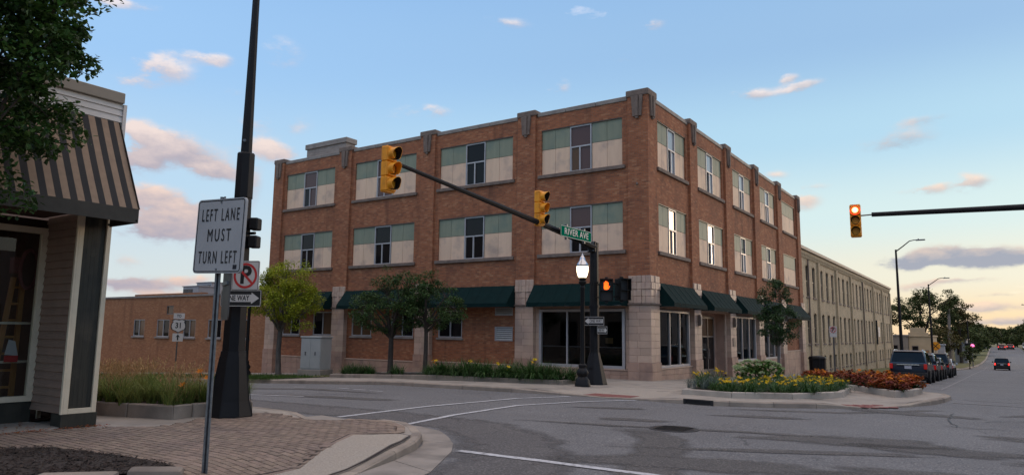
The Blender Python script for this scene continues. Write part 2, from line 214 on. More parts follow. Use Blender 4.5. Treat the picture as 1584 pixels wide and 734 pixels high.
MT = dict(
 brick=brick_mat('red_brick', (.40, .145, .066), (.29, .102, .048), (.22, .14, .10), (.50, .27, .15), lightamt=.30),
 brick2=brick_mat('orange_brick', (.42, .185, .085), (.31, .128, .060), (.26, .16, .10), (.46, .25, .14), stain=(.22, .10, .055)),
 ybrick=brick_mat('cream_brick', (.56, .435, .28), (.44, .34, .22), (.40, .32, .23), (.62, .49, .33), stain=(.27, .22, .15)),
 greybrick=brick_mat('grey_brick', (.36, .31, .28), (.28, .24, .22), (.34, .30, .27), (.42, .37, .33), stain=(.22, .19, .17)),
 terra=mat('terracotta', (.53, .385, .30), (.46, .33, .255), scale=2.2, rough=.5, rand=.10, bump=.15, bscale=30, c3=(.36, .27, .23), s3=.9),
 terrab=mat('terracotta_base', (.43, .285, .215), (.365, .235, .18), scale=2.2, rough=.55, rand=.09, bump=.15, bscale=30, c3=(.26, .18, .15), s3=1.1),
 joint=mat('joint', (.20, .15, .13), (.15, .11, .10), rough=.9),
 stone=mat('weathered_stone', (.215, .165, .138), (.14, .108, .092), scale=4, rough=.85, bump=.3, bscale=25),
 coping=mat('coping', (.28, .25, .225), (.20, .175, .16), scale=3, rough=.6),
 green=mat('green_panel', (.25, .275, .20), (.215, .24, .175), scale=2.0, stretch=(3, 3, .35), rough=.6, rand=.05, c3=(.175, .22, .175), s3=1.5),
 tan=mat('tan_panel', (.74, .535, .385), (.69, .49, .35), scale=2.0, stretch=(3, 3, .35), rough=.65, rand=.04, c3=(.47, .35, .28), s3=1.4),
 alu=mat('aluminium', (.45, .44, .45), (.38, .37, .38), rough=.4, metal=.2),
 bronze=mat('bronze_frame', (.16, .13, .115), rough=.45),
 pane=glass_mat('window_pane', (.010, .009, .010), refl=.20)
 ,mpane=mat('mill_pane', (.016, .015, .014), (.03, .027, .025), scale=1.5, rough=.5, spec=.0),
 panedusk=glass_mat('dusk_reflection_pane', (.10, .055, .05), rough=.06, refl=.3),  # brown base paints in the reflection of the pinkish dusk sky
 panec=glass_mat('curtain_pane', (.11, .055, .025), rough=.08, refl=.28),
 panesky=glass_mat('sky_reflection_pane', (.35, .36, .38), rough=.05, refl=1.0),  # pale base paints in the reflection of the bright sky
 glass=clear_glass('clear_glass'),
 storeglass=clear_glass('store_glass', (.42, .44, .44)),
 awning=mat('awning_fabric', (.002, .019, .019), (.0015, .014, .014), scale=5, rough=.85, spec=.15, bump=.1, bscale=200),
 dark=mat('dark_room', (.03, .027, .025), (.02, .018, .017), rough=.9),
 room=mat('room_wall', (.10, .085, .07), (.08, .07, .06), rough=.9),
 black=mat('black_paint', (.006, .006, .007), (.010, .010, .011), scale=8, rough=.5, spec=.22),
 pole=mat('pole_paint', (.011, .011, .013), (.007, .007, .009), scale=3, rough=.55, spec=.22, bump=.05, bscale=20),
 galv=mat('galvanised', (.20, .215, .23), (.12, .13, .145), scale=14, rough=.45, metal=.6, bump=.1, bscale=50),
 signback=mat('sign_back', (.10, .095, .09), (.075, .07, .068), scale=6, rough=.5, metal=.4),
 white=mat('sign_white', (.58, .55, .53), (.52, .50, .48), scale=3, rough=.5), signshade=mat('sign_white_shaded', (.33, .34, .355), (.30, .31, .325), scale=3, rough=.5),  # grey for the lane sign: white with its shade painted in
 ink=mat('sign_black', (.015, .015, .017), rough=.5),
 signred=mat('sign_red', (.50, .035, .035), rough=.5),
 signgreen=mat('sign_green', (.0, .16, .085), (.0, .145, .077), rough=.7, spec=.0),
 yellow=mat('signal_yellow', (.85, .34, .018), (.74, .28, .012), scale=5, rough=.5, c3=(.55, .21, .02), s3=5),
 redlamp=mat('red_lamp', (.6, .03, .01), emit=(1, .045, .015), estr=1.5),
 redcentre=mat('red_centre', (1, .9, .7), emit=(1, .9, .6), estr=1.6), redcore=mat('red_core', (1, .6, .4), emit=(1, .5, .14), estr=1.2),
 pinklamp=mat('pink_lamp', (.8, .2, .4), emit=(1, .16, .38), estr=1.5), reflector=mat('reflector', (.5, .02, .02), emit=(1, .03, .03), estr=.35, rough=.3),  # reflector is no lamp; its emission paints in a red glint
 hand=mat('orange_hand', (.8, .2, .02), emit=(1, .11, .008), estr=1.5),
 globe=mat('lamp_globe', (.9, .8, .6), emit=(1, .80, .50), estr=2.6, rough=.3),
 tail=mat('tail_light', (.5, .02, .02), emit=(1, .04, .03), estr=1.6, rough=.2),
 tailoff=mat('tail_lens', (.14, .006, .006), emit=(1, .03, .02), estr=.10, rough=.15),  # unlit lens; faint emission paints in its red gleam
 chrome=mat('chrome', (.55, .56, .58), rough=.2, metal=.9),
 asphalt=None,
 conc=mat('concrete', (.33, .295, .255), (.26, .235, .205), scale=1.6, rough=.9, bump=.25, bscale=50, c3=(.20, .18, .16), s3=.8, detail=9),
 curb=mat('curb_concrete', (.33, .28, .23), (.25, .215, .18), scale=2.5, rough=.9, bump=.3, bscale=40, rand=.10, c3=(.17, .145, .125), s3=1.2, detail=9),
 aggr=mat('exposed_aggregate', (.40, .355, .30), (.28, .25, .215), scale=45, rough=.95, bump=.5, bscale=90, detail=3),
 planterwall=mat('planter_concrete', (.46, .415, .36), (.38, .34, .295), scale=2.2, rough=.9, bump=.25, bscale=50, c3=(.24, .215, .185), s3=.9, detail=8), apron=mat('gutter_apron', (.29, .26, .23), (.235, .21, .185), scale=2.0, rough=.9, bump=.25, bscale=50, c3=(.13, .118, .108), s3=1.0, detail=8),
 redpad=mat('red_ramp_pad', (.22, .085, .075), (.18, .07, .062), scale=6, rough=.9),
 paver=mat('paver', (.265, .20, .155), (.195, .148, .118), scale=7, rough=.9, bump=.3, bscale=60, rand=.16, c3=(.185, .14, .12), s3=.9),
 paveri=mat('paver_field', (.265, .20, .155), (.195, .148, .118), scale=7, rough=.9, bump=.3, bscale=60, island=.16, c3=(.185, .14, .12), s3=.9),
 sand=mat('joint_sand', (.05, .04, .035), rough=1),
 mark=None,
 mulch=mat('mulch', (.020, .014, .011), (.042, .028, .021), scale=30, rough=1, island=.5),
 grass=mat('grass', (.06, .115, .025), (.045, .09, .02), scale=3, rough=.9, island=.3, trans=.2),
 lawn=mat('lawn', (.085, .10, .032), (.13, .12, .05), scale=1.2, rough=1, bump=.4, bscale=40, c3=(.15, .13, .06), s3=.35),
 tallgrass=mat('tall_grass', (.115, .175, .034), (.23, .235, .065), scale=2.5, rough=.8, island=.45, trans=.25),
 seed=mat('seed_heads', (.50, .32, .16), (.40, .25, .12), scale=5, rough=.9, island=.3, trans=.2),
 bark=mat('bark', (.085, .066, .055), (.05, .04, .034), scale=9, rough=.95, bump=.6, bscale=30, stretch=(1, 1, .25)),
 barkgrey=mat('grey_bark', (.17, .15, .135), (.10, .088, .08), scale=9, rough=.95, bump=.5, bscale=30, stretch=(1, 1, .25)),
 leafdark=mat('leaf_dark', (.042, .085, .024), (.062, .115, .030), scale=1.5, rough=.55, island=.5, trans=.28),
 leafmaple=mat('leaf_maple', (.024, .058, .014), (.045, .10, .02), scale=1.8, rough=.5, island=.55, trans=.3),
 leafyellow=mat('leaf_yellow_green', (.25, .31, .022), (.34, .36, .032), scale=1.6, rough=.6, island=.4, trans=.35),
 leafpear=mat('leaf_pear', (.028, .066, .022), (.045, .09, .028), scale=1.8, rough=.45, island=.45, trans=.25),
 leaffar=mat('leaf_far', (.055, .078, .026), (.085, .10, .032), scale=.5, rough=.8, island=.45, trans=.2),
 leaffar2=mat('leaf_far_warm', (.085, .078, .024), (.115, .095, .03), scale=.5, rough=.8, island=.45, trans=.2),
 lily=mat('lily_leaf', (.035, .085, .020), (.055, .12, .028), scale=3, rough=.5, island=.4, trans=.25),
 lilyflower=mat('lily_flower', (.75, .55, .02), (.80, .46, .015), scale=8, rough=.6, trans=.3),
 orangeflower=mat('orange_flower', (.75, .25, .02), rough=.6, trans=.3),
 rust=mat('rust_leaf', (.26, .062, .020), (.36, .11, .022), scale=2.5, rough=.7, island=.5, trans=.25),
 rustdark=mat('rust_leaf_dark', (.12, .03, .018), (.20, .05, .02), scale=2.5, rough=.7, island=.5, trans=.2),
 hydr=mat('hydrangea_leaf', (.05, .12, .022), (.09, .17, .03), scale=3, rough=.6, island=.4, trans=.25),
 hydrw=mat('hydrangea_bloom', (.55, .62, .42), (.42, .55, .26), scale=6, rough=.8, island=.2, trans=.2),
 lav=mat('lavender_leaf', (.11, .14, .125), (.085, .115, .10), scale=5, rough=.8, island=.4, trans=.1),
 shopside=mat('shop_clapboard', (.27, .182, .138), (.225, .155, .12), scale=5, rough=.7, rand=.06),
 shopgreen=mat('shop_dark_panel', (.036, .035, .027), (.022, .022, .018), scale=4, rough=.6, stretch=(1, 6, .6), c3=(.05, .045, .035), s3=2.5),
 cream=mat('cream_trim', (.66, .58, .44), (.60, .52, .39), scale=5, rough=.6),
 taupe=mat('taupe_coping', (.26, .225, .185), (.23, .20, .165), scale=3, rough=.6),
 whiteboard=mat('white_clapboard', (.58, .55, .53), (.52, .50, .48), scale=4, rough=.6, rand=.04),
 stripe=mat('awning_tan_stripe', (.26, .185, .13), (.22, .155, .11), scale=9, rough=.8),
 stripeb=mat('awning_black_stripe', (.022, .022, .024), (.016, .016, .018), rough=.8),
 valance=mat('awning_valance', (.050, .048, .043), (.04, .038, .034), scale=6, rough=.8),
 wood=mat('wood', (.46, .22, .07), (.36, .165, .05), scale=8, rough=.6, stretch=(1, 1, .2)),
 shopwall=mat('shop_interior', (.10, .052, .036), (.07, .04, .03), scale=2, rough=.9),
 pole_wood=mat('pole_wood', (.22, .18, .15), (.16, .13, .11), scale=6, rough=.95),
 paint_gloss=mat('car_roof_gloss', (.010, .012, .018), rough=.12, spec=.5, coat=1.0), paint_dark=mat('car_paint_dark', (.004, .006, .016), rough=.35, spec=.22, coat=.1),
 paint_black=mat('car_paint_black', (.004, .004, .005), rough=.35, spec=.22, coat=.1),
 paint_grey=mat('car_paint_grey', (.03, .031, .034), rough=.3, metal=.2, coat=.3),
 paint_silver=mat('car_paint_silver', (.42, .43, .44), rough=.3, metal=.5, coat=1.0),
 paint_red=mat('car_paint_red', (.22, .012, .012), rough=.3, coat=1.0),
 paint_white=mat('car_paint_white', (.60, .60, .60), rough=.3, coat=1.0),
 tyre=mat('tyre', (.015, .015, .016), rough=.9),
 carglass=glass_mat('car_glass', (.006, .008, .009), refl=.3),
 plate=mat('plate', (.42, .44, .50), rough=.5),
 plastic=mat('plastic', (.02, .02, .021), rough=.6),
 cabinet=mat('cabinet_paint', (.38, .40, .40), (.34, .36, .365), scale=2, rough=.55),
 tanwall=mat('tan_wall', (.48, .36, .23), (.42, .32, .20), scale=1, rough=.9),
 tanwall2=mat('brown_wall', (.26, .22, .18), (.22, .185, .15), scale=1, rough=.9),
 greywall=mat('grey_wall', (.42, .40, .40), (.36, .345, .345), scale=1, rough=.9),
 roofgrey=mat('roof_membrane', (.20, .195, .19), (.16, .155, .15), rough=.9),
 hvac=mat('rooftop_unit_metal', (.34, .36, .39), (.30, .32, .35), rough=.5, metal=.2),
 ground=mat('ground', (.10, .10, .045), (.13, .11, .06), scale=.2, rough=1),
 paper=mat('paper', (.48, .30, .13), rough=.8),
 tar=mat('tar', (.022, .022, .024), rough=.6),
)
def asphalt_mat(name, a, b, fine=.35, dark=(.085, .08, .08), fade=0):
    M = bpy.data.materials.new(name); M.use_nodes = True
    nt = M.node_tree; N = nt.nodes; L = nt.links; P = N['Principled BSDF']; P.inputs['Roughness'].default_value = .82; P.inputs['Specular IOR Level'].default_value = .3
    geo = N.new('ShaderNodeNewGeometry'); pos = geo.outputs['Position']
    def noise(sc, det, ro=.6, vec=None):
        n = N.new('ShaderNodeTexNoise'); n.inputs['Scale'].default_value = sc; n.inputs['Detail'].default_value = det; n.inputs['Roughness'].default_value = ro; L.new(vec or pos, n.inputs[0]); return n.outputs['Fac']
    def mr(x, a0, b0, c0, d0):
        n = N.new('ShaderNodeMapRange'); n.inputs[1].default_value = a0; n.inputs[2].default_value = b0; n.inputs[3].default_value = c0; n.inputs[4].default_value = d0; L.new(x, n.inputs[0]); return n.outputs[0]
    def mixc(f, a, b, mode='MIX'):
        n = N.new('ShaderNodeMix'); n.data_type = 'RGBA'; n.blend_type = mode
        for i, x in ((0, f), (6, a), (7, b)):
            if isinstance(x, (int, float)): n.inputs[i].default_value = x
            elif isinstance(x, tuple): n.inputs[i].default_value = (*x, 1)
            else: L.new(x, n.inputs[i])
        return n.outputs[2]
    c = mixc(mr(noise(.35, 6), .35, .65, 0, 1), a, b)
    # tyre-polished streaks along the two travel directions
    mp = N.new('ShaderNodeMapping'); mp.inputs['Scale'].default_value = (.9, .06, 1); L.new(pos, mp.inputs[0])
    c = mixc(mr(noise(1, 5, .6, mp.outputs[0]), .55, .75, 0, .45), c, dark)
    mp2 = N.new('ShaderNodeMapping'); mp2.inputs['Scale'].default_value = (.07, .8, 1); mp2.inputs['Location'].default_value = (4, 2, 0); L.new(pos, mp2.inputs[0])
    c = mixc(mr(noise(1, 5, .6, mp2.outputs[0]), .58, .78, 0, .4), c, dark)
    # aggregate speckle
    sp = noise(30, 4, .75); c = mixc(mr(sp, .50, .64, 0, fine * 1.8), c, (.36, .345, .33)); c = mixc(mr(noise(38, 3, .7), .52, .62, 0, .7), c, (.03, .03, .032))
    # hairline cracks
    wv = N.new('ShaderNodeTexNoise'); wv.inputs['Scale'].default_value = 1.2; wv.inputs['Detail'].default_value = 5; L.new(pos, wv.inputs[0])
    va = N.new('ShaderNodeVectorMath'); va.operation = 'MULTIPLY_ADD'; L.new(wv.outputs['Color'], va.inputs[0]); va.inputs[1].default_value = (1.4, 1.4, 0); L.new(pos, va.inputs[2])
    vo = N.new('ShaderNodeTexVoronoi'); vo.feature = 'DISTANCE_TO_EDGE'; vo.inputs['Scale'].default_value = .19; L.new(va.outputs[0], vo.inputs[0])
    ck = mr(vo.outputs['Distance'], .0, .0035, .8, 0)
    gate = N.new('ShaderNodeMath'); gate.operation = 'MULTIPLY'; L.new(ck, gate.inputs[0]); L.new(mr(noise(.3, 3), .45, .55, 0, 1), gate.inputs[1])
    c = mixc(gate.outputs[0], c, (.02, .02, .021))
    L.new(c, P.inputs['Base Color'])
    if fade:     # worn edge: the stain thins out towards its rim
        at = N.new('ShaderNodeAttribute'); at.attribute_name = 'fade'
        ad = N.new('ShaderNodeMath'); ad.operation = 'MULTIPLY_ADD'; L.new(noise(2.2, 6, .65), ad.inputs[0]); ad.inputs[1].default_value = 1.5; ad.inputs[2].default_value = -.75
        a2 = N.new('ShaderNodeMath'); L.new(ad.outputs[0], a2.inputs[0]); L.new(at.outputs['Fac'], a2.inputs[1])
        al = mr(a2.outputs[0], .05, .75, 0, fade)
        tr = N.new('ShaderNodeBsdfTransparent'); mx = N.new('ShaderNodeMixShader'); L.new(al, mx.inputs[0]); L.new(tr.outputs[0], mx.inputs[1]); L.new(P.outputs[0], mx.inputs[2]); L.new(mx.outputs[0], N['Material Output'].inputs[0])
    b = N.new('ShaderNodeBump'); b.inputs['Strength'].default_value = .35; b.inputs['Distance'].default_value = .008; L.new(sp, b.inputs['Height']); L.new(b.outputs[0], P.inputs['Normal'])
    return M
MT['asphalt'] = asphalt_mat('asphalt', (.104, .107, .114), (.135, .138, .145))
MT['newasphalt'] = asphalt_mat('newer_asphalt', (.085, .081, .083), (.110, .105, .105), fine=.25, dark=(.06, .058, .058), fade=.95)
MT['stain'] = asphalt_mat('stained_asphalt', (.070, .066, .065), (.092, .087, .084), fine=.3, dark=(.06, .058, .058), fade=.85)
def mark_mat():
    M = mat('road_paint', (.50, .51, .53), (.42, .43, .45), scale=9, rough=.8, c3=(.16, .16, .165), s3=14)
    return M
MT['mark'] = mark_mat()
MT['markworn'] = mat('worn_road_paint', (.26, .255, .26), (.17, .165, .165), scale=5, rough=.85, c3=(.15, .14, .137), s3=3)

# ------------------------------------------------------------------ mesh helpers
class MB:
    def __init__(s): s.v = []; s.f = []; s.m = []
    def add(s, vs, fs, m=0):
        o = len(s.v); s.v += [tuple(v) for v in vs]; s.f += [tuple(i + o for i in f) for f in fs]; s.m += [m] * len(fs); return s
    def box(s, x0, x1, y0, y1, z0, z1, m=0):
        return s.add([(x0, y0, z0), (x1, y0, z0), (x1, y1, z0), (x0, y1, z0), (x0, y0, z1), (x1, y0, z1), (x1, y1, z1), (x0, y1, z1)],
                     [(0, 3, 2, 1), (4, 5, 6, 7), (0, 1, 5, 4), (1, 2, 6, 5), (2, 3, 7, 6), (3, 0, 4, 7)], m)
    def quad(s, a, b, c, d, m=0): return s.add([a, b, c, d], [(0, 1, 2, 3)], m)
    def tube(s, pts, rad, n=8, m=0, rot=0.0, caps=True):
        pts = [Vector(p) for p in pts]
        if isinstance(rad, (int, float)): rad = [rad] * len(pts)
        vs = []; fs = []
        up = None
        for i, p in enumerate(pts):
            t = (pts[min(i + 1, len(pts) - 1)] - pts[max(i - 1, 0)]).normalized()
            if up is None: up = Vector((1, 0, 0)) if abs(t.z) > .9 else Vector((0, 0, 1))
            a = t.cross(up).normalized(); b = a.cross(t).normalized(); up = b if abs(t.z) <= .9 else up
            for k in range(n):
                q = 2 * math.pi * k / n + rot
                vs.append(p + rad[i] * (math.cos(q) * a + math.sin(q) * b))
        for i in range(len(pts) - 1):
            for k in range(n):
                fs.append((i * n + k, i * n + (k + 1) % n, (i + 1) * n + (k + 1) % n, (i + 1) * n + k))
        if caps: fs.append(tuple(range(n))[::-1]); fs.append(tuple((len(pts) - 1) * n + k for k in range(n)))
        return s.add(vs, fs, m)
    def lathe(s, prof, n=16, m=0, c=(0, 0, 0), rot=0.0):
        vs = []; fs = []
        for r, z in prof:
            for k in range(n):
                a = 2 * math.pi * k / n + rot; vs.append((c[0] + r * math.cos(a), c[1] + r * math.sin(a), c[2] + z))
        for i in range(len(prof) - 1):
            for k in range(n): fs.append((i * n + k, i * n + (k + 1) % n, (i + 1) * n + (k + 1) % n, (i + 1) * n + k))
        fs.append(tuple(range(n))[::-1]); fs.append(tuple((len(prof) - 1) * n + k for k in range(n)))
        return s.add(vs, fs, m)
    def prism(s, poly, fn, d0, d1, m=0):
        n = len(poly)
        vs = [fn(u, v, d0) for u, v in poly] + [fn(u, v, d1) for u, v in poly]
        return s.add(vs, [tuple(range(n))[::-1], tuple(range(n, 2 * n))] + [(k, (k + 1) % n, n + (k + 1) % n, n + k) for k in range(n)], m)
    def mesh(s, name, mats, smooth=False, recalc=True, bevel=0):
        me = bpy.data.meshes.new(name); me.from_pydata(s.v, [], s.f)
        for m in (mats if isinstance(mats, (list, tuple)) else [mats]): me.materials.append(MT[m])
        if any(s.m): me.polygons.foreach_set('material_index', s.m)
        if recalc or bevel:
            bm = bmesh.new(); bm.from_mesh(me)
            if bevel:
                bmesh.ops.bevel(bm, geom=[e for e in bm.edges if len(e.link_faces) == 2 and e.calc_face_angle(0) > .5], offset=bevel, segments=2 if bevel > .02 else 1, profile=.6, affect='EDGES')
            bmesh.ops.recalc_face_normals(bm, faces=bm.faces); bm.to_mesh(me); bm.free()
        if smooth:
            me.polygons.foreach_set('use_smooth', [True] * len(me.polygons))
            if smooth != 'full': me.set_sharp_from_angle(angle=R(40))
        me.update(); return me

def place(name, me, parent=None, loc=(0, 0, 0), rz=0, scale=None, rot=None):
    o = bpy.data.objects.new(name, me); COL.objects.link(o); o.parent = parent; o.location = loc
    o.rotation_euler = rot if rot else (0, 0, rz)
    if scale: o.scale = scale
    return o
def obj(name, mb, mats, parent=None, world=False, smooth=False, bevel=0, recalc=True, **props):
    o = place(name, mb.mesh(name, mats, smooth, recalc, bevel), parent)
    if world and parent is not None: o.location = -parent.location
    for k, v in props.items(): o[k] = v
    return o
def tag(o, label, cat, group=None):
    o['label'] = label; o['category'] = cat
    if group: o['group'] = group
    return o
def thing(name, label, cat, loc=(0, 0, 0), rz=0, group=None):
    o = bpy.data.objects.new(name, None); COL.objects.link(o); o.location = loc; o.rotation_euler = (0, 0, rz); o.empty_display_size = .3
    return tag(o, label, cat, group)
KIDS = {}
def kids(o):
    return [c for c in COL.objects if c.parent == o]
def dup(root, loc, rz=0, label=None, scale=None):
    r = root.copy(); COL.objects.link(r); r.location = loc; r.rotation_euler = (0, 0, rz)
    if scale: r.scale = scale
    if label: r['label'] = label
    def rec(src, dst):
        for ch in list(src.children):
            c = ch.copy(); COL.objects.link(c); c.parent = dst; rec(ch, c)
    rec(root, r); return r
_bx = {}
def boxmesh(name, dx, dy, dz, m, bev=.006):
    k = (name, round(dx, 3), round(dy, 3), round(dz, 3), m, bev)
    if k not in _bx: _bx[k] = MB().box(-dx / 2, dx / 2, -dy / 2, dy / 2, -dz / 2, dz / 2).mesh(name, m, bevel=bev)
    return _bx[k]
_font = {}
def text_mesh(body, size, m, depth=.002, sx=1.0, bold=.0, spacing=1.0):
    k = (body, size, m, sx, bold)
    if k not in _font:
        c = bpy.data.curves.new('lettering', 'FONT'); c.body = body; c.size = size; c.align_x = 'CENTER'; c.align_y = 'CENTER'; c.extrude = depth; c.offset = bold; c.space_character = spacing; c.resolution_u = 3
        o = bpy.data.objects.new('lettering', c); COL.objects.link(o)
        dg = bpy.context.evaluated_depsgraph_get(); me = bpy.data.meshes.new_from_object(o.evaluated_get(dg))
        COL.objects.unlink(o); bpy.data.objects.remove(o)
        me.transform(Matrix.Diagonal((sx, 1, 1, 1))); me.transform(Matrix.Rotation(R(90), 4, 'X'))
        me.materials.clear(); me.materials.append(MT[m]); _font[k] = me
    return _font[k]

# ------------------------------------------------------------------ terrain
def interp(v, xs, ys):
    if v <= xs[0]: return ys[0]
    for i in range(1, len(xs)):
        if v <= xs[i]: return ys[i - 1] + (ys[i] - ys[i - 1]) * (v - xs[i - 1]) / (xs[i] - xs[i - 1])
    return ys[-1]
AY = ([-60, -22, 0, 20, 40, 96, 130, 180, 230, 260, 400, 2000], [-.15, -.15, -.37, -.97, -1.57, -2.86, -3.1, -2.6, -1.4, -1.2, -3, -3])
BX = ([-200, -60, -6], [-4.0, -2.1, 0])
def g(x, y): return interp(y, *AY) + interp(x, *BX)
def sstep(t): t = max(0, min(1, t)); return t * t * (3 - 2 * t)
RAMPS = [(1.75, -6.9, 2.4), (8.55, -4.6, 1.7), (.65, -16.6, 1.1), (5.25, -20.6, 2.1)]   # dropped kerbs
def walk(x, y):
    h = .13
    for rx, ry, rr in RAMPS: h = min(h, .13 - .115 * (1 - sstep((math.hypot(x - rx, y - ry) - rr * .35) / (rr * .65))))
    return g(x, y) + h

def grid(name, xs, ys, fz, m, off=0.0, hole=None):
    mb = MB(); nx = len(xs)
    mb.v = [(x, y, fz(x, y) + off) for y in ys for x in xs]
    mb.f = [(j * nx + i, j * nx + i + 1, (j + 1) * nx + i + 1, (j + 1) * nx + i) for j in range(len(ys) - 1) for i in range(nx - 1) if not (hole and hole(xs[i], xs[i + 1], ys[j], ys[j + 1]))]
    mb.m = [0] * len(mb.f)
    return obj(name, mb, m, kind='structure', recalc=False)
def steps(*segs):
    out = []
    for a, b, s in segs:
        n = max(1, round((b - a) / s)); out += [a + (b - a) * i / n for i in range(n)]
    return out + [segs[-1][1]]
def sheet(name, poly, fz, off, m, cut=None, depth=0, parent=None, kind='structure', cuts=None):
    """a polygon laid on the terrain; depth > 0 gives it a skirt"""
    bm = bmesh.new(); f = bm.faces.new([bm.verts.new((x, y, 0)) for x, y in poly])
    xs = [p[0] for p in poly]; ys = [p[1] for p in poly]
    def bis(ax, vals):
        for v in vals:
            bmesh.ops.bisect_plane(bm, geom=bm.verts[:] + bm.edges[:] + bm.faces[:], plane_co=(v, v, 0), plane_no=(1, 0, 0) if ax == 0 else (0, 1, 0))
    cx, cy = cuts if cuts else ([], [])
    c = cut or 4.0
    bis(0, [v for v in (cx or [min(xs) + c * i for i in range(1, int((max(xs) - min(xs)) / c) + 1)]) if min(xs) < v < max(xs)])
    bis(1, [v for v in (cy or [min(ys) + c * i for i in range(1, int((max(ys) - min(ys)) / c) + 1)]) if min(ys) < v < max(ys)])
    if depth:
        bnd = [e for e in bm.edges if len(e.link_faces) == 1]
        r = bmesh.ops.extrude_edge_only(bm, edges=bnd); low = set(v for v in r['geom'] if isinstance(v, bmesh.types.BMVert))
        for v in bm.verts: v.co.z = fz(v.co.x, v.co.y) + off - (depth if v in low else 0)
    else:
        for v in bm.verts: v.co.z = fz(v.co.x, v.co.y) + off
    bmesh.ops.recalc_face_normals(bm, faces=bm.faces)
    if sum(f.normal.z for f in bm.faces) < 0: bmesh.ops.reverse_faces(bm, faces=bm.faces)
    me = bpy.data.meshes.new(name); bm.to_mesh(me); bm.free(); me.materials.append(MT[m])
    o = place(name, me, parent)
    if kind: o['kind'] = kind
    return o

grid('ground', steps((-900, -80, 82), (-80, 60, 14), (60, 900, 84)), steps((-500, -60, 88), (-60, 420, 10), (420, 2200, 178)), g, 'ground', -.30)
road = grid('road', steps((-70, -12, 4), (-12, 22, 1), (22, 40, 6)), steps((-60, -22, 4), (-22, 10, 1), (10, 300, 5)), g, 'asphalt')
def strip(pts, w, off, m, name='road_marking', parent=None, jag=.0, fz=g):
    """painted line along a polyline, following the road"""
    mb = MB(); P = []
    for (a, b) in zip(pts, pts[1:]):
        n = max(1, int(math.hypot(b[0] - a[0], b[1] - a[1]) / .4))
        P += [(a[0] + (b[0] - a[0]) * i / n, a[1] + (b[1] - a[1]) * i / n) for i in range(n)]
    P.append(pts[-1])
    vs = []
    for i, p in enumerate(P):
        a = P[max(0, i - 1)]; b = P[min(len(P) - 1, i + 1)]; l = math.hypot(b[0] - a[0], b[1] - a[1]) or 1
        nx, ny = -(b[1] - a[1]) / l, (b[0] - a[0]) / l
        for sgn in (-1, 1):
            k = w / 2 * sgn * (1 + rnd.uniform(-jag, jag)); x, y = p[0] + nx * k, p[1] + ny * k; vs.append((x, y, fz(x, y) + off))
    mb.add(vs, [(2 * i, 2 * i + 2, 2 * i + 3, 2 * i + 1) for i in range(len(P) - 1)])
    return obj(name, mb, m, parent, recalc=False)
def blob(cx, cy, rx, ry, rz, seed, n=28, jag=.22):
    r = random.Random(seed); ph = [r.uniform(0, 6.3) for _ in range(4)]; out = []
    for k in range(n):
        a = 2 * math.pi * k / n; q = 1 + jag * (math.sin(2 * a + ph[0]) * .5 + math.sin(3 * a + ph[1]) * .5 + math.sin(5 * a + ph[2]) * .4) + r.uniform(-.04, .04)
        x, y = rx * q * math.cos(a), ry * q * math.sin(a); out.append((cx + x * math.cos(rz) - y * math.sin(rz), cy + x * math.sin(rz) + y * math.cos(rz)))
    return out
# darker overlays, 4 mm each above the road; 'fade' runs from 0 at the rim to 1 inside
def stain(poly, off, m, rings=((1, 0), (.82, .45), (.55, .85), (.2, 1))):
    n = len(poly); cx = sum(q[0] for q in poly) / n; cy = sum(q[1] for q in poly) / n; mb = MB(); fd = []
    def ins(p, k):
        return (cx + (p[0] - cx) * k, cy + (p[1] - cy) * k)
    for k, f in rings:
        for q in poly: x, y = ins(q, k); mb.v.append((x, y, g(x, y) + off)); fd.append(f)
    mb.v.append((cx, cy, g(cx, cy) + off)); fd.append(1)
    for r_ in range(len(rings) - 1):
        for i in range(n): mb.f.append((r_ * n + i, r_ * n + (i + 1) % n, (r_ + 1) * n + (i + 1) % n, (r_ + 1) * n + i))
    q = (len(rings) - 1) * n
    for i in range(n): mb.f.append((q + i, q + (i + 1) % n, len(mb.v) - 1))
    mb.m = [0] * len(mb.f); o = obj('asphalt_patch', mb, m, road, recalc=False)
    at = o.data.attributes.new('fade', 'FLOAT', 'POINT'); at.data.foreach_set('value', fd); return o
def band_stain(line, w, off, m):
    mb = MB(); fd = []; P = []
    for (a, b) in zip(line, line[1:]):
        k = max(1, int(math.hypot(b[0] - a[0], b[1] - a[1]) / .5)); P += [(a[0] + (b[0] - a[0]) * i / k, a[1] + (b[1] - a[1]) * i / k) for i in range(k)]
    P.append(line[-1]); n = len(P)
    for i, q in enumerate(P):
        a = P[max(0, i - 1)]; b = P[min(n - 1, i + 1)]; l = math.hypot(b[0] - a[0], b[1] - a[1]); e = min(1, i / 3, (n - 1 - i) / 3)
        for s_, f in ((-.5, 0), (-.25, .8), (0, 1), (.25, .8), (.5, 0)):
            x, y = q[0] - (b[1] - a[1]) / l * w * s_, q[1] + (b[0] - a[0]) / l * w * s_; mb.v.append((x, y, g(x, y) + off)); fd.append(f * e)
    mb.f = [(5 * i + j, 5 * i + j + 1, 5 * i + j + 6, 5 * i + j + 5) for i in range(n - 1) for j in range(4)]; mb.m = [0] * len(mb.f)
    o = obj('asphalt_patch', mb, m, road, recalc=False); at = o.data.attributes.new('fade', 'FLOAT', 'POINT'); at.data.foreach_set('value', fd)
band_stain([(-7, -15.9), (-2, -15.4), (1, -15.2), (3, -15.3), (4.7, -16.4), (5.9, -18.2), (6.6, -20.5), (7.0, -26)], 1.9, .004, 'newasphalt')
band_stain([(8.6, -20.5), (7.4, -17.0), (6.6, -14.6), (5.2, -13.2)], 1.0, .008, 'stain')
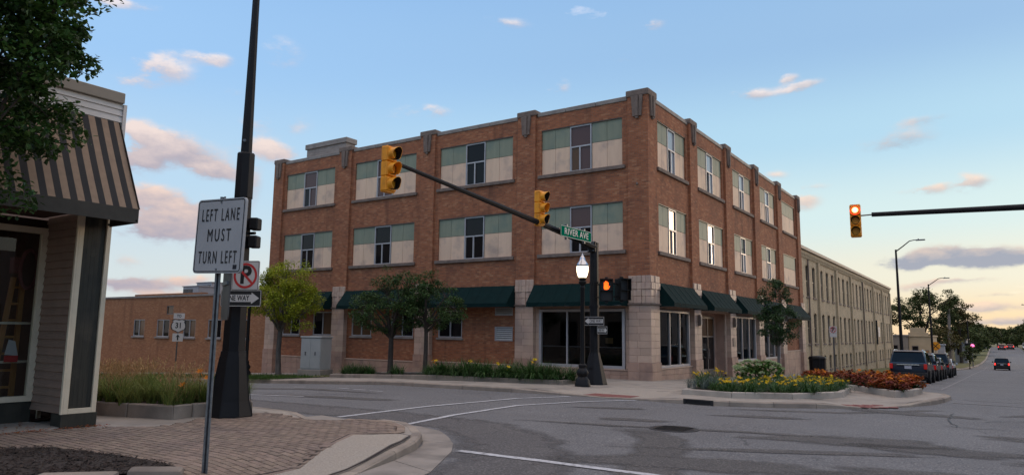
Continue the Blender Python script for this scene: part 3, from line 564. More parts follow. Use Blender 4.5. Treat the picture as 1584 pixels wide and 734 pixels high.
for i, b in enumerate([(8.0, -16.6, 2.0, .7, .35, 3), (9.2, -12.6, 1.9, .7, .45, 5), (10.6, -12.9, 1.3, .6, .2, 8), (4.9, -12.2, .85, .34, .4, 9), (9.4, -6.0, 1.6, .6, -.2, 4), (-3.5, -13, 2.4, .35, .35, 17), (8.6, -14.6, 2.2, .25, .5, 21), (13, -10, 2.5, .5, .1, 22), (12.5, -4, 1.8, .5, .9, 23)]):
    stain(blob(*b), .0085, 'stain')
for i, b in enumerate([(11.5, -15.5, 2.6, .8, .25, 31), (6.9, -9.6, 1.2, .3, .4, 33), (3.4, -10.2, 1.0, .25, .5, 35), (14, -13, 3, .7, .3, 37), (-7, -11.5, 3.0, .4, .1, 39)]): stain(blob(*b), .0088, 'stain')
band_stain([(3.0, -13.9), (5.4, -13.3), (7.4, -12.6), (9.5, -12.2)], .35, .0095, 'stain')
band_stain([(5.5, -8.3), (8.2, -7.1), (10.2, -4.2)], .5, .005, 'stain')
MK = .012
strip([(.18, -16.08), (-.02, -13.05), (.23, -9.58), (.95, -7.9)], .13, MK, 'mark', parent=road, jag=.15)
strip([(2.01, -16.0), (1.64, -14.17), (1.4, -11.33), (2.0, -9.2), (2.9, -7.6)], .13, MK, 'mark', parent=road, jag=.15)
strip([(4.72, -17.87), (6.05, -17.82), (7.3, -17.8), (9, -17.75)], .16, MK, 'mark', parent=road, jag=.12)
strip([(-14, -15.2), (-5.7, -14.08), (-4.16, -13.36)], .11, MK, 'mark', parent=road, jag=.15)
for xa in (-5.95, -5.2, -4.5, -8.0): strip([(xa, -10.6), (xa + .45, -10.5)], .10, MK, 'mark', parent=road)
for xa, ya, xb, yb in ((10.4, .6, 19, .2), (10.2, -1.2, 19, -1.9)): strip([(xa, ya), (xb, yb)], .13, MK, 'markworn', parent=road, jag=.2)
strip([(9.3, 9), (9.2, 40), (9.3, 60), (9.9, 110)], .10, MK, 'markworn', parent=road, jag=.25)
for k in range(7): strip([(9.3 - .1 * k % 1, 14 + k * 7), (6.6, 15 + k * 7)], .1, MK, 'markworn', parent=road, jag=.3)
for k in range(14): strip([(14.2, 20 + k * 12), (14.2, 24 + k * 12)], .11, MK, 'markworn', parent=road, jag=.2)
strip([(11.6, 128), (19, 126)], .3, MK, 'markworn', parent=road, jag=.2)
# crack sealing
for pts in ([(10.5, -5), (10.3, -7.2), (10.6, -8.6)], [(10.3, -8.4), (11.0, -8.7), (11.5, -8.5)], [(-12, -14.4), (-8, -13.6), (-4.8, -13.0), (-3.2, -11.2)], [(11, -7), (11.8, -6.2), (12.4, -4.8)]):
    q = [(x + rnd.uniform(-.1, .1), y + rnd.uniform(-.1, .1)) for x, y in pts]
    fine = []
    for a, b in zip(q, q[1:]): fine += [(a[0] + (b[0] - a[0]) * t + rnd.uniform(-.06, .06), a[1] + (b[1] - a[1]) * t + rnd.uniform(-.06, .06)) for t in (0, .25, .5, .75)]
    strip(fine + [q[-1]], .028, .011, 'tar', 'crack_seal', road, jag=.5)
# manhole cover: cast frame and ridged lid
mh = thing('manhole_cover', 'round dark iron manhole cover set in the asphalt of the junction', 'manhole', (6.18, -13.1, g(6.18, -13.1)))
obj('frame_ring', MB().lathe([(.47, .0), (.47, .012), (.40, .014)], 28), 'tar', mh)
mb = MB().lathe([(.395, .006), (.395, .016)], 28)
for k in range(-3, 4): mb.box(-.3, .3, k * .09 - .015, k * .09 + .015, .016, .022)
obj('lid', mb, 'black', mh)

# ------------------------------------------------------------------ pavements, kerbs
NWC = [(-60, -8.9), (-30, -8.7), (-12.5, -8.48), (-8.3, -8.4), (-4.95, -8.15), (-3.0, -7.95), (-1.2, -7.75), (.4, -7.55), (1.75, -7.5), (2.97, -7.5), (4.38, -7.6), (5.5, -7.45), (6.5, -6.95), (7.4, -6.25), (8.5, -5.3), (9.3, -3.9), (9.75, -2.6), (10.0, -1.2), (10.1, .4), (9.9, 1.7), (9.3, 2.5), (8.6, 3.6), (7.6, 5.0), (6.4, 6.2), (6.1, 8), (6.1, 30), (6.1, 60), (7.2, 85), (8.6, 112), (9.4, 150), (10, 230)]
SWC = [(-60, -16.4), (-20, -16.6), (-3, -16.75), (-1.2, -16.7), (-.3, -16.72), (.45, -16.85), (1.2, -16.75), (1.9, -16.5), (2.5, -16.55), (3.1, -16.95), (3.7, -17.5), (4.2, -18.2), (4.55, -19.0), (4.9, -20.0), (5.2, -21.0), (5.35, -22.5), (5.4, -26), (5.4, -60)]
def offset(line, d):
    out = []
    for i, p in enumerate(line):
        a = line[max(0, i - 1)]; b = line[min(len(line) - 1, i + 1)]; l = math.hypot(b[0] - a[0], b[1] - a[1])
        out.append((p[0] - (b[1] - a[1]) / l * d, p[1] + (b[0] - a[0]) / l * d))
    return out
def kerb(line, side, parent, m='curb', w=.17, maxlen=2.6):
    inner = offset(line, w * side); acc = []
    for i in range(len(line) - 1):
        a, b, c, d = line[i], line[i + 1], inner[i + 1], inner[i]; l = math.hypot(b[0] - a[0], b[1] - a[1]); n = max(1, math.ceil(l / maxlen)) if l < 60 else 12
        for k in range(n):
            e = .006 / (l / n); t0, t1 = (k + e) / n, (k + 1 - e) / n
            q = [(a[0] + (b[0] - a[0]) * t, a[1] + (b[1] - a[1]) * t) for t in (t0, t1)]; q2 = [(d[0] + (c[0] - d[0]) * t, d[1] + (c[1] - d[1]) * t) for t in (t0, t1)]
            mid = [((x1 + x2) / 2, (y1 + y2) / 2) for (x1, y1), (x2, y2) in zip(q, q2)]
            vs = []
            for (ox, oy), (ix, iy) in zip(q, q2):
                hz = walk(ox, oy) + .006; gz = g(ox, oy) - .05; ch = max(.004, min(.03, (hz - gz - .05) * .3))
                vs += [(ox, oy, gz), (ox + (ix - ox) * .06, oy + (iy - oy) * .06, hz - ch), (ox + (ix - ox) * .25, oy + (iy - oy) * .25, hz), (ix, iy, hz), (ix, iy, gz)]
            mb = MB().add(vs, [(0, 1, 6, 5), (1, 2, 7, 6), (2, 3, 8, 7), (3, 4, 9, 8), (0, 4, 3, 2, 1), (5, 6, 7, 8, 9)])
            obj('curb_stone', mb, m, parent)
FX = [-56 + 4 * i for i in range(13)] + [-4 + .5 * i for i in range(29)]; FY = [-28 + 4 * i for i in range(2)] + [-21 + .5 * i for i in range(36)] + [0, 4, 8, 14, 20, 26, 32, 40, 50, 60, 72, 84, 96, 108, 120, 130, 140, 160, 180, 200, 220]
nwi = offset(NWC, .17)
far = [(-14, 230), (-14, 92), (-1.5, 92), (-1.5, 1.0), (-60, 1.0)]
nw = sheet('pavement', nwi + far, walk, 0, 'conc', depth=.4, cuts=(FX, FY)); nw['label'] = 'concrete pavement around the three storey building'
kerb(NWC, 1, nw)
swi = offset(SWC, -.17)
sw = sheet('pavement', swi + [(-60, -60)], walk, 0, 'conc', depth=.4, cuts=(FX, FY)); sw['label'] = 'near pavement with brick pavers and rounded corner'
kerb(SWC, -1, sw, maxlen=1.9)
# pale gutter apron around the near corner, in slabs with open joints
AP = [(-.3, -16.1), (.6, -16.25), (1.58, -16.26), (2.45, -16.1), (3.1, -16.35), (3.7, -16.85), (4.25, -17.4), (4.7, -18.0), (5.1, -18.7), (5.5, -19.4), (5.85, -20.4), (6.05, -22), (6.1, -26)]
SI = [(-.3, -16.72), (.45, -16.85), (1.2, -16.75), (1.9, -16.5), (2.5, -16.55), (3.1, -16.95), (3.7, -17.5), (4.0, -17.85), (4.25, -18.3), (4.6, -19.1), (5.0, -20.3), (5.25, -22), (5.35, -26)]
for grp in ((0, 2), (2, 4), (4, 6), (6, 9), (9, 11), (11, 12)):
    a, b = grp
    po = AP[a:b + 1]; pi_ = SI[a:b + 1][::-1]
    cx = sum(p[0] for p in po + pi_) / len(po + pi_); cy = sum(p[1] for p in po + pi_) / len(po + pi_)
    sheet('gutter_slab', [(cx + (x - cx) * .992, cy + (y - cy) * .992) for x, y in po + pi_], g, .012, 'apron', 1, depth=.03, parent=road, kind=None)
# storm drain in the far kerb
dr = thing('storm_drain', 'black storm drain opening in the kerb below the yellow lily bed', 'drain', (4.72, -7.6, g(4.7, -7.6)), R(-6))
obj('opening', MB().box(-.36, .36, -.035, .02, .012, .105), 'ink', dr)
mb = MB().box(-.42, .42, -.055, -.005, .105, .14).box(-.42, -.36, -.055, -.005, 0, .105).box(.36, .42, -.055, -.005, 0, .105)
obj('cast_frame', mb, 'tar', dr)
# ramp pads
for poly in ([(.55, -6.95), (1.0, -5.2), (2.15, -5.3), (2.5, -7.05), (1.5, -7.1)],):
    pass
def padpieces(cx, cy, rz, nx, ny, s, par):
    mesh = boxmesh('tactile_tile', s - .02, s - .02, .012, 'redpad', .003)
    for i in range(nx):
        for j in range(ny):
            x = cx + ((i - nx / 2 + .5) * math.cos(rz) - (j - ny / 2 + .5) * math.sin(rz)) * s; y = cy + ((i - nx / 2 + .5) * math.sin(rz) + (j - ny / 2 + .5) * math.cos(rz)) * s
            o = place('tactile_tile', mesh, par, (x, y, walk(x, y) + .010), rz)
            e = .2; nx_ = (walk(x + e, y) - walk(x - e, y)) / (2 * e); ny_ = (walk(x, y + e) - walk(x, y - e)) / (2 * e)
            o.rotation_euler = (Vector((-nx_, -ny_, 1)).to_track_quat('Z', 'Y').to_matrix() @ Matrix.Rotation(0, 3, 'Z')).to_euler()
padpieces(1.75, -6.85, 0, 5, 3, .3, nw)
padpieces(8.45, -4.75, R(45), 4, 3, .3, nw)
sheet('ramp_slab', [(-.1, -7.25), (.9, -4.6), (3.0, -4.4), (3.4, -7.2), (2.6, -7.25), (1.2, -7.3)], walk, .004, 'aggr', .5, parent=nw, kind=None)
sheet('corner_pad', [(3.1, -18.5), (3.55, -17.95), (3.8, -17.95), (4.1, -18.45), (4.38, -19.1), (4.7, -20.1), (4.98, -21.0), (5.05, -22.0), (4.35, -21.4), (4.28, -20.4)], walk, .024, 'aggr', .4, parent=sw, kind=None)
strip([(3.02, -18.42), (3.55, -17.90), (3.84, -17.95), (4.13, -18.42), (4.42, -19.1), (4.74, -20.1), (5.02, -21.0), (5.08, -22)], .035, .026, 'sand', 'joint', sw, .3, walk)
strip([(3.02, -18.42), (4.22, -20.42), (4.30, -21.5)], .03, .026, 'sand', 'joint', sw, .3, walk)
sheet('corner_pad', [(-.75, -17.2), (-.35, -16.98), (.35, -17.15), (-.1, -17.45)], walk, .014, 'aggr', .4, parent=sw, kind=None)

# brick pavers: the nearest three hundred singly, the rest as one field
PV = [(-.9, -21.9), (-.35, -20.25), (.1, -19.6), (-.35, -18.95), (-.55, -18.3), (-.3, -17.5), (.4, -17.25), (1.2, -17.1), (2.3, -16.85), (2.95, -17.25), (3.45, -17.75), (3.1, -18.45), (4.25, -20.45), (4.45, -21.6), (4.4, -24), (-.7, -24)]
BED = [(-2, -22.9), (.75, -22.35), (1.1, -21.85), (1.95, -21.68), (3.0, -21.54), (3.75, -21.6), (3.72, -22.0), (3.1, -22.6), (1.9, -23.8), (-2, -24)]
def inside(x, y, poly):
    c = False; n = len(poly)
    for i in range(n):
        (x1, y1), (x2, y2) = poly[i], poly[i - 1]
        if (y1 > y) != (y2 > y) and x < (x2 - x1) * (y - y1) / (y2 - y1) + x1: c = not c
    return c
sheet('paver_bed', PV, walk, .004, 'sand', .5, parent=sw, kind=None)
cells = []
for j in range(int((-16.8 + 24.1) / .108)):
    y = -24 + j * .108; wob = .012 * math.sin(j * .7)
    for i in range(-6, 26):
        x = -1 + i * .212 + (.106 if j % 2 else 0) + wob
        if inside(x, y, PV) and not inside(x, y, BED) and not (inside(x - .1, y, BED) or inside(x + .1, y, BED)): cells.append((math.hypot(x - 11.38, y + 26.31), x, y))
cells.sort()
pm = boxmesh('brick', .198, .094, .024, 'paver', .004)
field = MB()
for k, (d, x, y) in enumerate(cells):
    z = walk(x, y) + .006 + rnd.uniform(-.0025, .0025); rz = rnd.uniform(-.02, .02)
    e = .15; nrm = Vector((-(walk(x + e, y) - walk(x - e, y)) / (2 * e), -(walk(x, y + e) - walk(x, y - e)) / (2 * e), 1))
    if k < 240:
        place('brick', pm, sw, (x, y, z), rot=(nrm.y * -1, nrm.x, rz))
    else:
        q = (nrm.to_track_quat('Z', 'Y').to_matrix() @ Matrix.Rotation(0, 3, 'Z')); a, b, h = .099, .047, .012
        vs = [Vector((x, y, z)) + Matrix.Rotation(rz, 3, 'Z') @ Vector((sx * (a - (.004 if t else 0)), sy * (b - (.004 if t else 0)), (h if t else -h))) for t in (0, 1) for sx, sy in ((-1, -1), (1, -1), (1, 1), (-1, 1))]
        for v in vs: v.z += (v.x - x) * -nrm.x + (v.y - y) * -nrm.y
        field.add(vs, [(4, 5, 6, 7), (0, 1, 5, 4), (1, 2, 6, 5), (2, 3, 7, 6), (3, 0, 4, 7)])
# border course of bricks laid end to end along the edge of the field
BD = [(-.62, -18.25), (-.36, -17.5), (.4, -17.22), (1.2, -17.06), (2.3, -16.84), (2.95, -17.2), (3.42, -17.72), (3.06, -18.44), (4.22, -20.45), (4.42, -21.5), (4.42, -23.0)]
k0 = 0
bmesh_long = boxmesh('brick', .205, .13, .03, 'paver', .005)
for (ax_, ay_), (bx_, by_) in zip(BD, BD[1:]):
    L_ = math.hypot(bx_ - ax_, by_ - ay_); n_ = max(1, round(L_ / .215)); an = math.atan2(by_ - ay_, bx_ - ax_)
    for k in range(n_):
        t_ = (k + .5) / n_; x, y = ax_ + (bx_ - ax_) * t_, ay_ + (by_ - ay_) * t_
        place('brick', bmesh_long, sw, (x, y, walk(x, y) + .010), rz=an, scale=(L_ / n_ / .215, 1, 1))
obj('brick_field', field, 'paveri', sw, kind='stuff', recalc=False)

# ------------------------------------------------------------------ buildings
PL = lambda u, z, d: (u, d, z)          # facade facing -Y, d = depth into the building
PR = lambda u, z, d: (-d, u, z)         # facade facing +X
def wall(mb, P, u0, u1, z0, z1, holes, d, reveal, m=0):
    us = sorted({u0, u1, *[v for h in holes for v in h[:2] if u0 < v < u1]}); zs = sorted({z0, z1, *[v for h in holes for v in h[2:] if z0 < v < z1]})
    for a, b in zip(us, us[1:]):
        for c, e in zip(zs, zs[1:]):
            uc, zc = (a + b) / 2, (c + e) / 2
            if any(h[0] < uc < h[1] and h[2] < zc < h[3] for h in holes): continue
            mb.quad(P(a, c, d), P(b, c, d), P(b, e, d), P(a, e, d), m)
    for h in holes:
        a, b, c, e = h; q = d + reveal
        mb.quad(P(a, c, d), P(a, c, q), P(a, e, q), P(a, e, d), m); mb.quad(P(b, c, d), P(b, e, d), P(b, e, q), P(b, c, q), m)
        mb.quad(P(a, e, d), P(a, e, q), P(b, e, q), P(b, e, d), m); mb.quad(P(a, c, d), P(b, c, d), P(b, c, q), P(a, c, q), m)
def pbox(mb, P, u0, u1, z0, z1, d0, d1, m=0):
    a = P(u0, z0, d0); b = P(u1, z1, d1)
    return mb.box(min(a[0], b[0]), max(a[0], b[0]), min(a[1], b[1]), max(a[1], b[1]), min(a[2], b[2]), max(a[2], b[2]), m)
def piece(name, P, u0, u1, z0, z1, d0, d1, m, parent, bev=.006, world=True, gap=0.0):
    u0 += gap; u1 -= gap; z0 += gap; z1 -= gap
    a = Vector(P(u0, z0, d0)); b = Vector(P(u1, z1, d1)); s = [abs(b[i] - a[i]) for i in range(3)]
    return place(name, boxmesh(name, *s, m, bev), parent, tuple((a + b) / 2 - (parent.location if world else Vector())))
ZT3, ZB3, ZT2, ZB2 = 10.55, 8.49, 6.98, 4.95
LB = [(-22.55, -18.43), (-16.81, -12.42), (-10.84, -6.49), (-4.94, -.98)]
RB = [(1.06, 4.35), (5.95, 9.60), (11.45, 14.98), (16.85, 20.35), (22.2, 25.8)]
LP = [(-23.6, -22.75), (-18.0, -17.05), (-12.05, -11.1), (-6.15, -5.2), (-.68, .22)]
RP = [(-.22, .62), (4.62, 5.52), (9.85, 10.8), (15.2, 16.2), (20.6, 21.6), (26.1, 27.0)]
BB = thing('brick_building', 'three storey red brick corner building with green and tan infill panels and dark green awnings', 'building', (-11, 13, -.4))
def holes_up(bays): return [(a, b, z0, z1) for a, b in bays for z0, z1 in ((ZB3, ZT3), (ZB2, ZT2))]
mb = MB()
wall(mb, PL, -23.6, .1, 3.62, 11.2, holes_up(LB), -.10, .11)
low = []
LOWW = {0: [(-22.35, -20.85), (-19.75, -18.2)], 1: [(-16.7, -15.25), (-13.85, -12.35)], 2: [(-10.75, -9.3)]}
for k, ws in LOWW.items():
    for a, b in ws: low.append((a, b, 1.27, 2.55))
LV = [(-7.4, -6.42, 2.30, 2.66), (-7.4, -6.42, 1.17, 1.80)]
wall(mb, PL, -23.6, -5.6, -1.6, 3.62, low + LV, -.02, .10)
wall(mb, PR, -.1, 27, 3.62, 11.2, holes_up(RB), -.10, .11)
wall(mb, PR, 21.0, 27, -1.4, 3.62, [], -.02, .1)
for a, b in LP[:-1]: pbox(mb, PL, a, b, 3.62, 11.28, -.22, 0)
mb.box(-.68, -.3, -.22, .1, 3.62, 11.28)
for a, b in RP[1:]: pbox(mb, PR, a, b, 3.62, 11.28, -.22, 0)
mb.box(-.3, .22, -.22, .62, 3.62, 11.28)
mb.quad((-23.6, -.1, -1.6), (-23.6, 27, -1.6), (-23.6, 27, 11.2), (-23.6, -.1, 11.2)); mb.quad((-23.6, 27, -1.6), (.1, 27, -1.6), (.1, 27, 11.2), (-23.6, 27, 11.2))
# inner parapet faces
mb.quad((-23.3, .25, 10.7), (-.25, .25, 10.7), (-.25, .25, 11.2), (-23.3, .25, 11.2)); mb.quad((-.25, .25, 10.7), (-.25, 26.7, 10.7), (-.25, 26.7, 11.2), (-.25, .25, 11.2))
obj('wall', mb, 'brick', BB, True, recalc=False)
obj('roof', MB().quad((-23.5, 0, 10.75), (0, 0, 10.75), (0, 26.9, 10.75), (-23.5, 26.9, 10.75)), 'roofgrey', BB, True)
# copings, pier caps and fluted keystones
for P, edges, lo, hi in ((PL, LP, -23.6, .2), (PR, RP, -.2, 27)):
    for (a, b), (c, e) in zip(edges, edges[1:]):
        n = 3
        for k in range(n): piece('coping', P, b + .05 + (c - b - .1) * k / n, b + .05 + (c - b - .1) * (k + 1) / n, 11.2, 11.40, -.14, .3, 'coping', BB, .02, gap=.004)
    for a, b in edges:
        if P is PR and a < 0: continue
        corner = P is PL and b > 0
        if corner: o = place('pier_cap', MB().box(-.74, .27, -.27, .68, 11.28, 11.56).mesh('pier_cap', 'stone', bevel=.05), BB, tuple(-BB.location))
        else: piece('pier_cap', P, a - .03, b + .03, 11.28, 11.54, -.27, .34, 'stone', BB, .05)
    for a, b in edges:
        c = (a + b) / 2; k = MB()
        for f in (-1, 0, 1):
            w = .17; t = c + f * .18; l = c + f * .12; z0 = 10.42 + (0 if f else -.0)
            k.prism([(t - w / 2 + .01, 11.28), (l - w / 2 + .02, z0), (l + w / 2 - .02, z0), (t + w / 2 - .01, 11.28)], P, -.22, -.30 - (.05 if f == 0 else 0))
        k.prism([(c - .07, 10.42), (c - .05, 10.32), (c + .05, 10.32), (c + .07, 10.42)], P, -.22, -.32)
        obj('keystone', k, 'stone', BB, True)
# sills, dark strips drawn as shadow lines, infill panels, windows
def upper_bay(P, a, b, z0, z1, cols, win, panemats):
    piece('sill', P, a - .14, b + .14, z0 - .16, z0 - .003, -.20, .0, 'stone', BB, .015)
    obj('lintel', pbox(MB(), P, a, b, z1 - .035, z1 - .003, -.085, -.0), 'bronze', BB, True)  # dark strip drawn as the shadow line under the opening's head
    zs = z1 - .44 * (z1 - z0); w = b - a
    for (f0, f1) in cols:
        if f0 == 'w': continue
        piece('panel', P, a + w * f0, a + w * f1, z0, zs, -.025, .02, 'tan', BB, .004, gap=.006)
        piece('panel', P, a + w * f0, a + w * f1, zs, z1 - .036, -.03, .02, 'green', BB, .004, gap=.006)
    if not win: return
    u0, u1 = a + w * win[0], a + w * win[1]; zt = z1 - .04; zm = z1 - .46 * (z1 - z0); um = u0 + (u1 - u0) * .47
    fr = MB(); t = .05
    for q in ((u0, u1, zt - t, zt), (u0, u1, z0, z0 + t), (u0, u0 + t, z0 + t, zt - t), (u1 - t, u1, z0 + t, zt - t), (u0 + t, u1 - t, zm - t, zm + .01), (um - t / 2, um + t / 2, z0 + t, zm - t)): pbox(fr, P, *q, -.055, .02)
    f = obj('window', fr, 'alu', BB, True)
    for q, mm in (((u0 + t, u1 - t, zm + .01, zt - t), panemats[0]), ((u0 + t, um - t / 2, z0 + t, zm - t), panemats[1]), ((um + t / 2, u1 - t, z0 + t, zm - t), panemats[2])):
        pn = MB(); dd = 0.0
        tilt = rnd.uniform(-.004, .004)
        pn.quad(P(q[0], q[2], dd), P(q[1], q[2], dd + tilt), P(q[1], q[3], dd + tilt), P(q[0], q[3], dd)); obj('pane', pn, mm, f, recalc=False)
    sb = MB()      # sash of the opening light
    for q in ((um - t / 2 - .03, um - t / 2, z0 + t, zm - t), (u0 + t, u0 + t + .03, z0 + t, zm - t)): pbox(sb, P, *q, -.03, -.002)
    obj('sash', sb, 'alu', f)
CL = [(0, .175), (.175, .36), (.635, .815), (.815, 1)]
CR = [(0, .18), (.18, .37), (.64, .82), (.82, 1)]
pm3 = [('panedusk', 'pane', 'panedusk'), ('panedusk', 'panedusk', 'panedusk'), ('pane', 'pane', 'pane'), ('panedusk', 'panec', 'panedusk')]
pm2 = [('pane', 'pane', 'pane'), ('pane', 'pane', 'pane'), ('pane', 'pane', 'pane'), ('panedusk', 'pane', 'pane')]
for k, (a, b) in enumerate(LB):
    upper_bay(PL, a, b, ZB3, ZT3, CL, (.365, .63), pm3[k]); upper_bay(PL, a, b, ZB2, ZT2, CL, (.365, .63), pm2[k])
for k, (a, b) in enumerate(RB):
    if k < 4:
        upper_bay(PR, a, b, ZB3, ZT3, CR, (.375, .635), ('panesky', 'pane', 'panesky')); upper_bay(PR, a, b, ZB2, ZT2, CR, (.375, .635), ('pane', 'pane', 'panesky') if k else ('pane', 'pane', 'pane'))
    else:
        c5 = [(i / 5, (i + 1) / 5) for i in range(5)]
        upper_bay(PR, a, b, ZB3, ZT3, c5, None, None); upper_bay(PR, a, b, ZB2, ZT2, c5, None, None)
# ground floor: terracotta piers built of blocks
def pier(P, a, b, ret0, ret1, zb, corner=False):
    w = b - a; D = -.27
    core = MB(); pbox(core, P, a + .01, b - .01, zb, 3.85, D + .012, .05); obj('pier_core', core, 'joint', BB, True)
    z = zb - .02; rows = []
    nb = max(1, round((.44 - z) / .3)); 
    for r in range(nb): rows.append((z + (.44 - z) * r / nb, z + (.44 - z) * (r + 1) / nb, 'terrab', -.04, 2))
    for r in range(8): rows.append((.44 + 2.26 * r / 8, .44 + 2.26 * (r + 1) / 8, 'terra', 0, 2 if r % 2 else 3))
    for z0, z1, m, dp, n in rows:
        cuts = [0, .5, 1] if n == 2 else [0, .38, 1]
        if w < .7: cuts = [0, 1]
        for f0, f1 in zip(cuts, cuts[1:]):
            e0 = (-.03 if f0 == 0 and m == 'terrab' else 0); e1 = (.03 if f1 == 1 and m == 'terrab' else 0)
            piece('terracotta_block', P, a + w * f0 + e0, a + w * f1 + e1, z0, z1, D + dp - rnd.uniform(0, .003), .04, m, BB, .008, gap=.003)
    piece('band', P, a - .03, b + .03, 2.70, 2.76, D - .06, .04, 'stone', BB, .01)
    # capital: squares either side of a raised centre strip
    for r in range(4):
        z0 = 2.76 + 1.10 * r / 4; z1 = 2.76 + 1.10 * (r + 1) / 4
        for f0, f1, dp in ((0, .22, -.02), (.22, .40, -.02), (.40, .60, -.055), (.60, .78, -.02), (.78, 1, -.02)):
            piece('capital_block', P, a + w * f0, a + w * f1, z0, z1, D + dp - (.03 if (r == 2 and f0 != .40) else 0) - rnd.uniform(0, .004), .04, 'terra', BB, .014, gap=.003)
for a, b in LP: pier(PL, a, b if b < 0 else .27, 0, 0, walk(a, -.3))
for k, (a, b) in enumerate(RP): pier(PR, a if k else -.262, b, 0, 0, walk(.3, a) if k else -.25)
# base band of terracotta blocks under the windows, with a cap course
def band(P, a, b, zt, d=-.10, zf=walk, step=.46):
    n = max(1, round((b - a) / step)); 
    for k in range(n):
        u0, u1 = a + (b - a) * k / n, a + (b - a) * (k + 1) / n; q = P((u0 + u1) / 2, 0, d); zb = zf(q[0], q[1]) - .03
        rows = 1 if zt - zb < .35 else 2 if zt - zb < .8 else 3
        for r in range(rows): piece('terracotta_block', P, u0, u1, zb + (zt - zb) * r / rows, zb + (zt - zb) * (r + 1) / rows, d - rnd.uniform(0, .003), .02, 'terrab', BB, .006, gap=.003)
    piece('band', P, a, b, zt, zt + .055, d - .03, .02, 'terra', BB, .008)
for (a, b), (c, e) in zip(LP[:3], LP[1:4]): band(PL, b, c, .06 if a < -12.2 else .10)
band(PL, LP[3][1], LP[4][0], .10, d=-.14)
# store front windows
def store(P, a, b, z0, z1, mull, rail=None, fm='alu', t=.07, d=-.10, gm='storeglass'):
    f = MB()
    for q in ((a, b, z1 - t, z1), (a, b, z0, z0 + t), (a, a + t, z0 + t, z1 - t), (b - t, b, z0 + t, z1 - t)): pbox(f, P, *q, d - .03, .03)
    for u in mull: pbox(f, P, u - .03, u + .03, z0 + t, z1 - t, d - .01, .02)
    w = obj('store_window', f, fm, BB, True)
    us = [a + t] + list(mull) + [b - t]
    for u0, u1 in zip(us, us[1:]):
        pn = MB(); u0 += .031; u1 -= .031; pn.quad(P(u0, z0 + t, d + .05), P(u1, z0 + t, d + .05), P(u1, z1 - t, d + .05), P(u0, z1 - t, d + .05)); obj('pane', pn, gm, w, recalc=False)
    if rail:
        r = MB(); pbox(r, P, a + t, b - t, rail - .02, rail + .02, d + .12, d + .15); obj('inner_rail', r, 'alu', w)
    return w
def side(P, a, b, z0, z1, m='terra', d=-.06):
    n = max(1, round((z1 - z0) / .28))
    for k in range(n): piece('terracotta_block', P, a, b, z0 + (z1 - z0) * k / n, z0 + (z1 - z0) * (k + 1) / n, d, .02, m, BB, .006, gap=.003)
store(PL, -4.98, -.93, .16, 2.56, (-3.6, -2.35), 1.0, t=.11)
side(PL, -5.2, -4.99, .16, 2.7); side(PL, -.92, -.68, .16, 2.7)
obj('notice', MB().quad(PL(-1.95, 1.15, .2), PL(-1.6, 1.15, .2), PL(-1.6, 1.38, .2), PL(-1.95, 1.38, .2)), 'paper', BB, True)
def rbay(k, a, b):
    side(PR, a - .25, a - .01, .2, 2.7); band(PR, a - .25, b + .25, .14, d=-.14)
    store(PR, a, b, .2, 2.56, (a + (b - a) * .35, a + (b - a) * .68), None, t=.09); side(PR, b + .01, b + .25, .2, 2.7)
rbay(0, .88, 4.36); rbay(2, 11.05, 14.95); rbay(3, 16.45, 20.35)
band(PR, 21.6, 26.1, .55, d=-.12)
# interior behind the glass (dark shop rooms)
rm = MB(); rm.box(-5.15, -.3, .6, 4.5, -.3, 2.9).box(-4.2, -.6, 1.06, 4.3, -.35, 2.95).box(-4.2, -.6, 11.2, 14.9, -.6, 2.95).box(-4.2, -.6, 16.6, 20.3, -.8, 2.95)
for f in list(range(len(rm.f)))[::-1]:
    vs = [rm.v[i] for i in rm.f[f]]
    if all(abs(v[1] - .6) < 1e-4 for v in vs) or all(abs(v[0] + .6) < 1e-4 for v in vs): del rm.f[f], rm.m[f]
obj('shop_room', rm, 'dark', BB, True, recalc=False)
# recessed entrance
en = MB(); a, b = 5.75, 9.62
for q in (((-.02, a), (-.42, a)), ((-.02, b), (-.42, b))):
    (x0, y0), (x1, y1) = q; en.quad((x0, y0, -.5), (x1, y1, -.5), (x1, y1, 2.7), (x0, y0, 2.7))
en.quad((-.42, a, -.5), (-.42, b, -.5), (-.42, b, 2.7), (-.42, a, 2.7)); en.quad((0, a, 2.62), (-.42, a, 2.62), (-.42, b, 2.62), (0, b, 2.62))
obj('entrance_recess', en, 'terrab', BB, True, recalc=False)
dr_ = MB(); PD = lambda u, z, d: (-.40 - d, u, z)
for q in ((6.3, 9.1, 2.35, 2.45), (6.3, 6.38, -.4, 2.35), (9.02, 9.1, -.4, 2.35), (7.25, 7.31, -.4, 2.35), (8.1, 8.16, -.4, 2.35), (6.38, 9.02, 1.45, 1.50), (6.38, 9.02, -.4, -.1)): pbox(dr_, PD, *q, -.06, -.01)
dd = obj('entrance_door', dr_, 'bronze', BB, True)
for u0, u1 in ((6.38, 7.25), (7.31, 8.1), (8.16, 9.02)):
    for z0, z1 in ((-.1, 1.45), (1.5, 2.35)): obj('pane', MB().quad(PD(u0, z0, -.03), PD(u1, z0, -.03), PD(u1, z1, -.03), PD(u0, z1, -.03)), 'panec' if z0 > 1 else 'pane', dd, recalc=False)
for u in (7.2, 8.2): obj('handle', MB().tube([PD(u, .4, -.1), PD(u, .9, -.1)], .015, 6), 'chrome', dd)
piece('lintel', PR, 5.52, 9.85, 2.62, 3.6, -.16, .0, 'terra', BB, .01)
for (a, b) in ((.62, 4.62), (10.8, 15.2), (16.2, 20.6)): piece('lintel', PR, a, b, 2.58, 3.62, -.06, .0, 'terrab', BB, .01)
piece('lintel', PL, -5.2, -.68, 2.58, 3.62, -.06, .0, 'terrab', BB, .01)
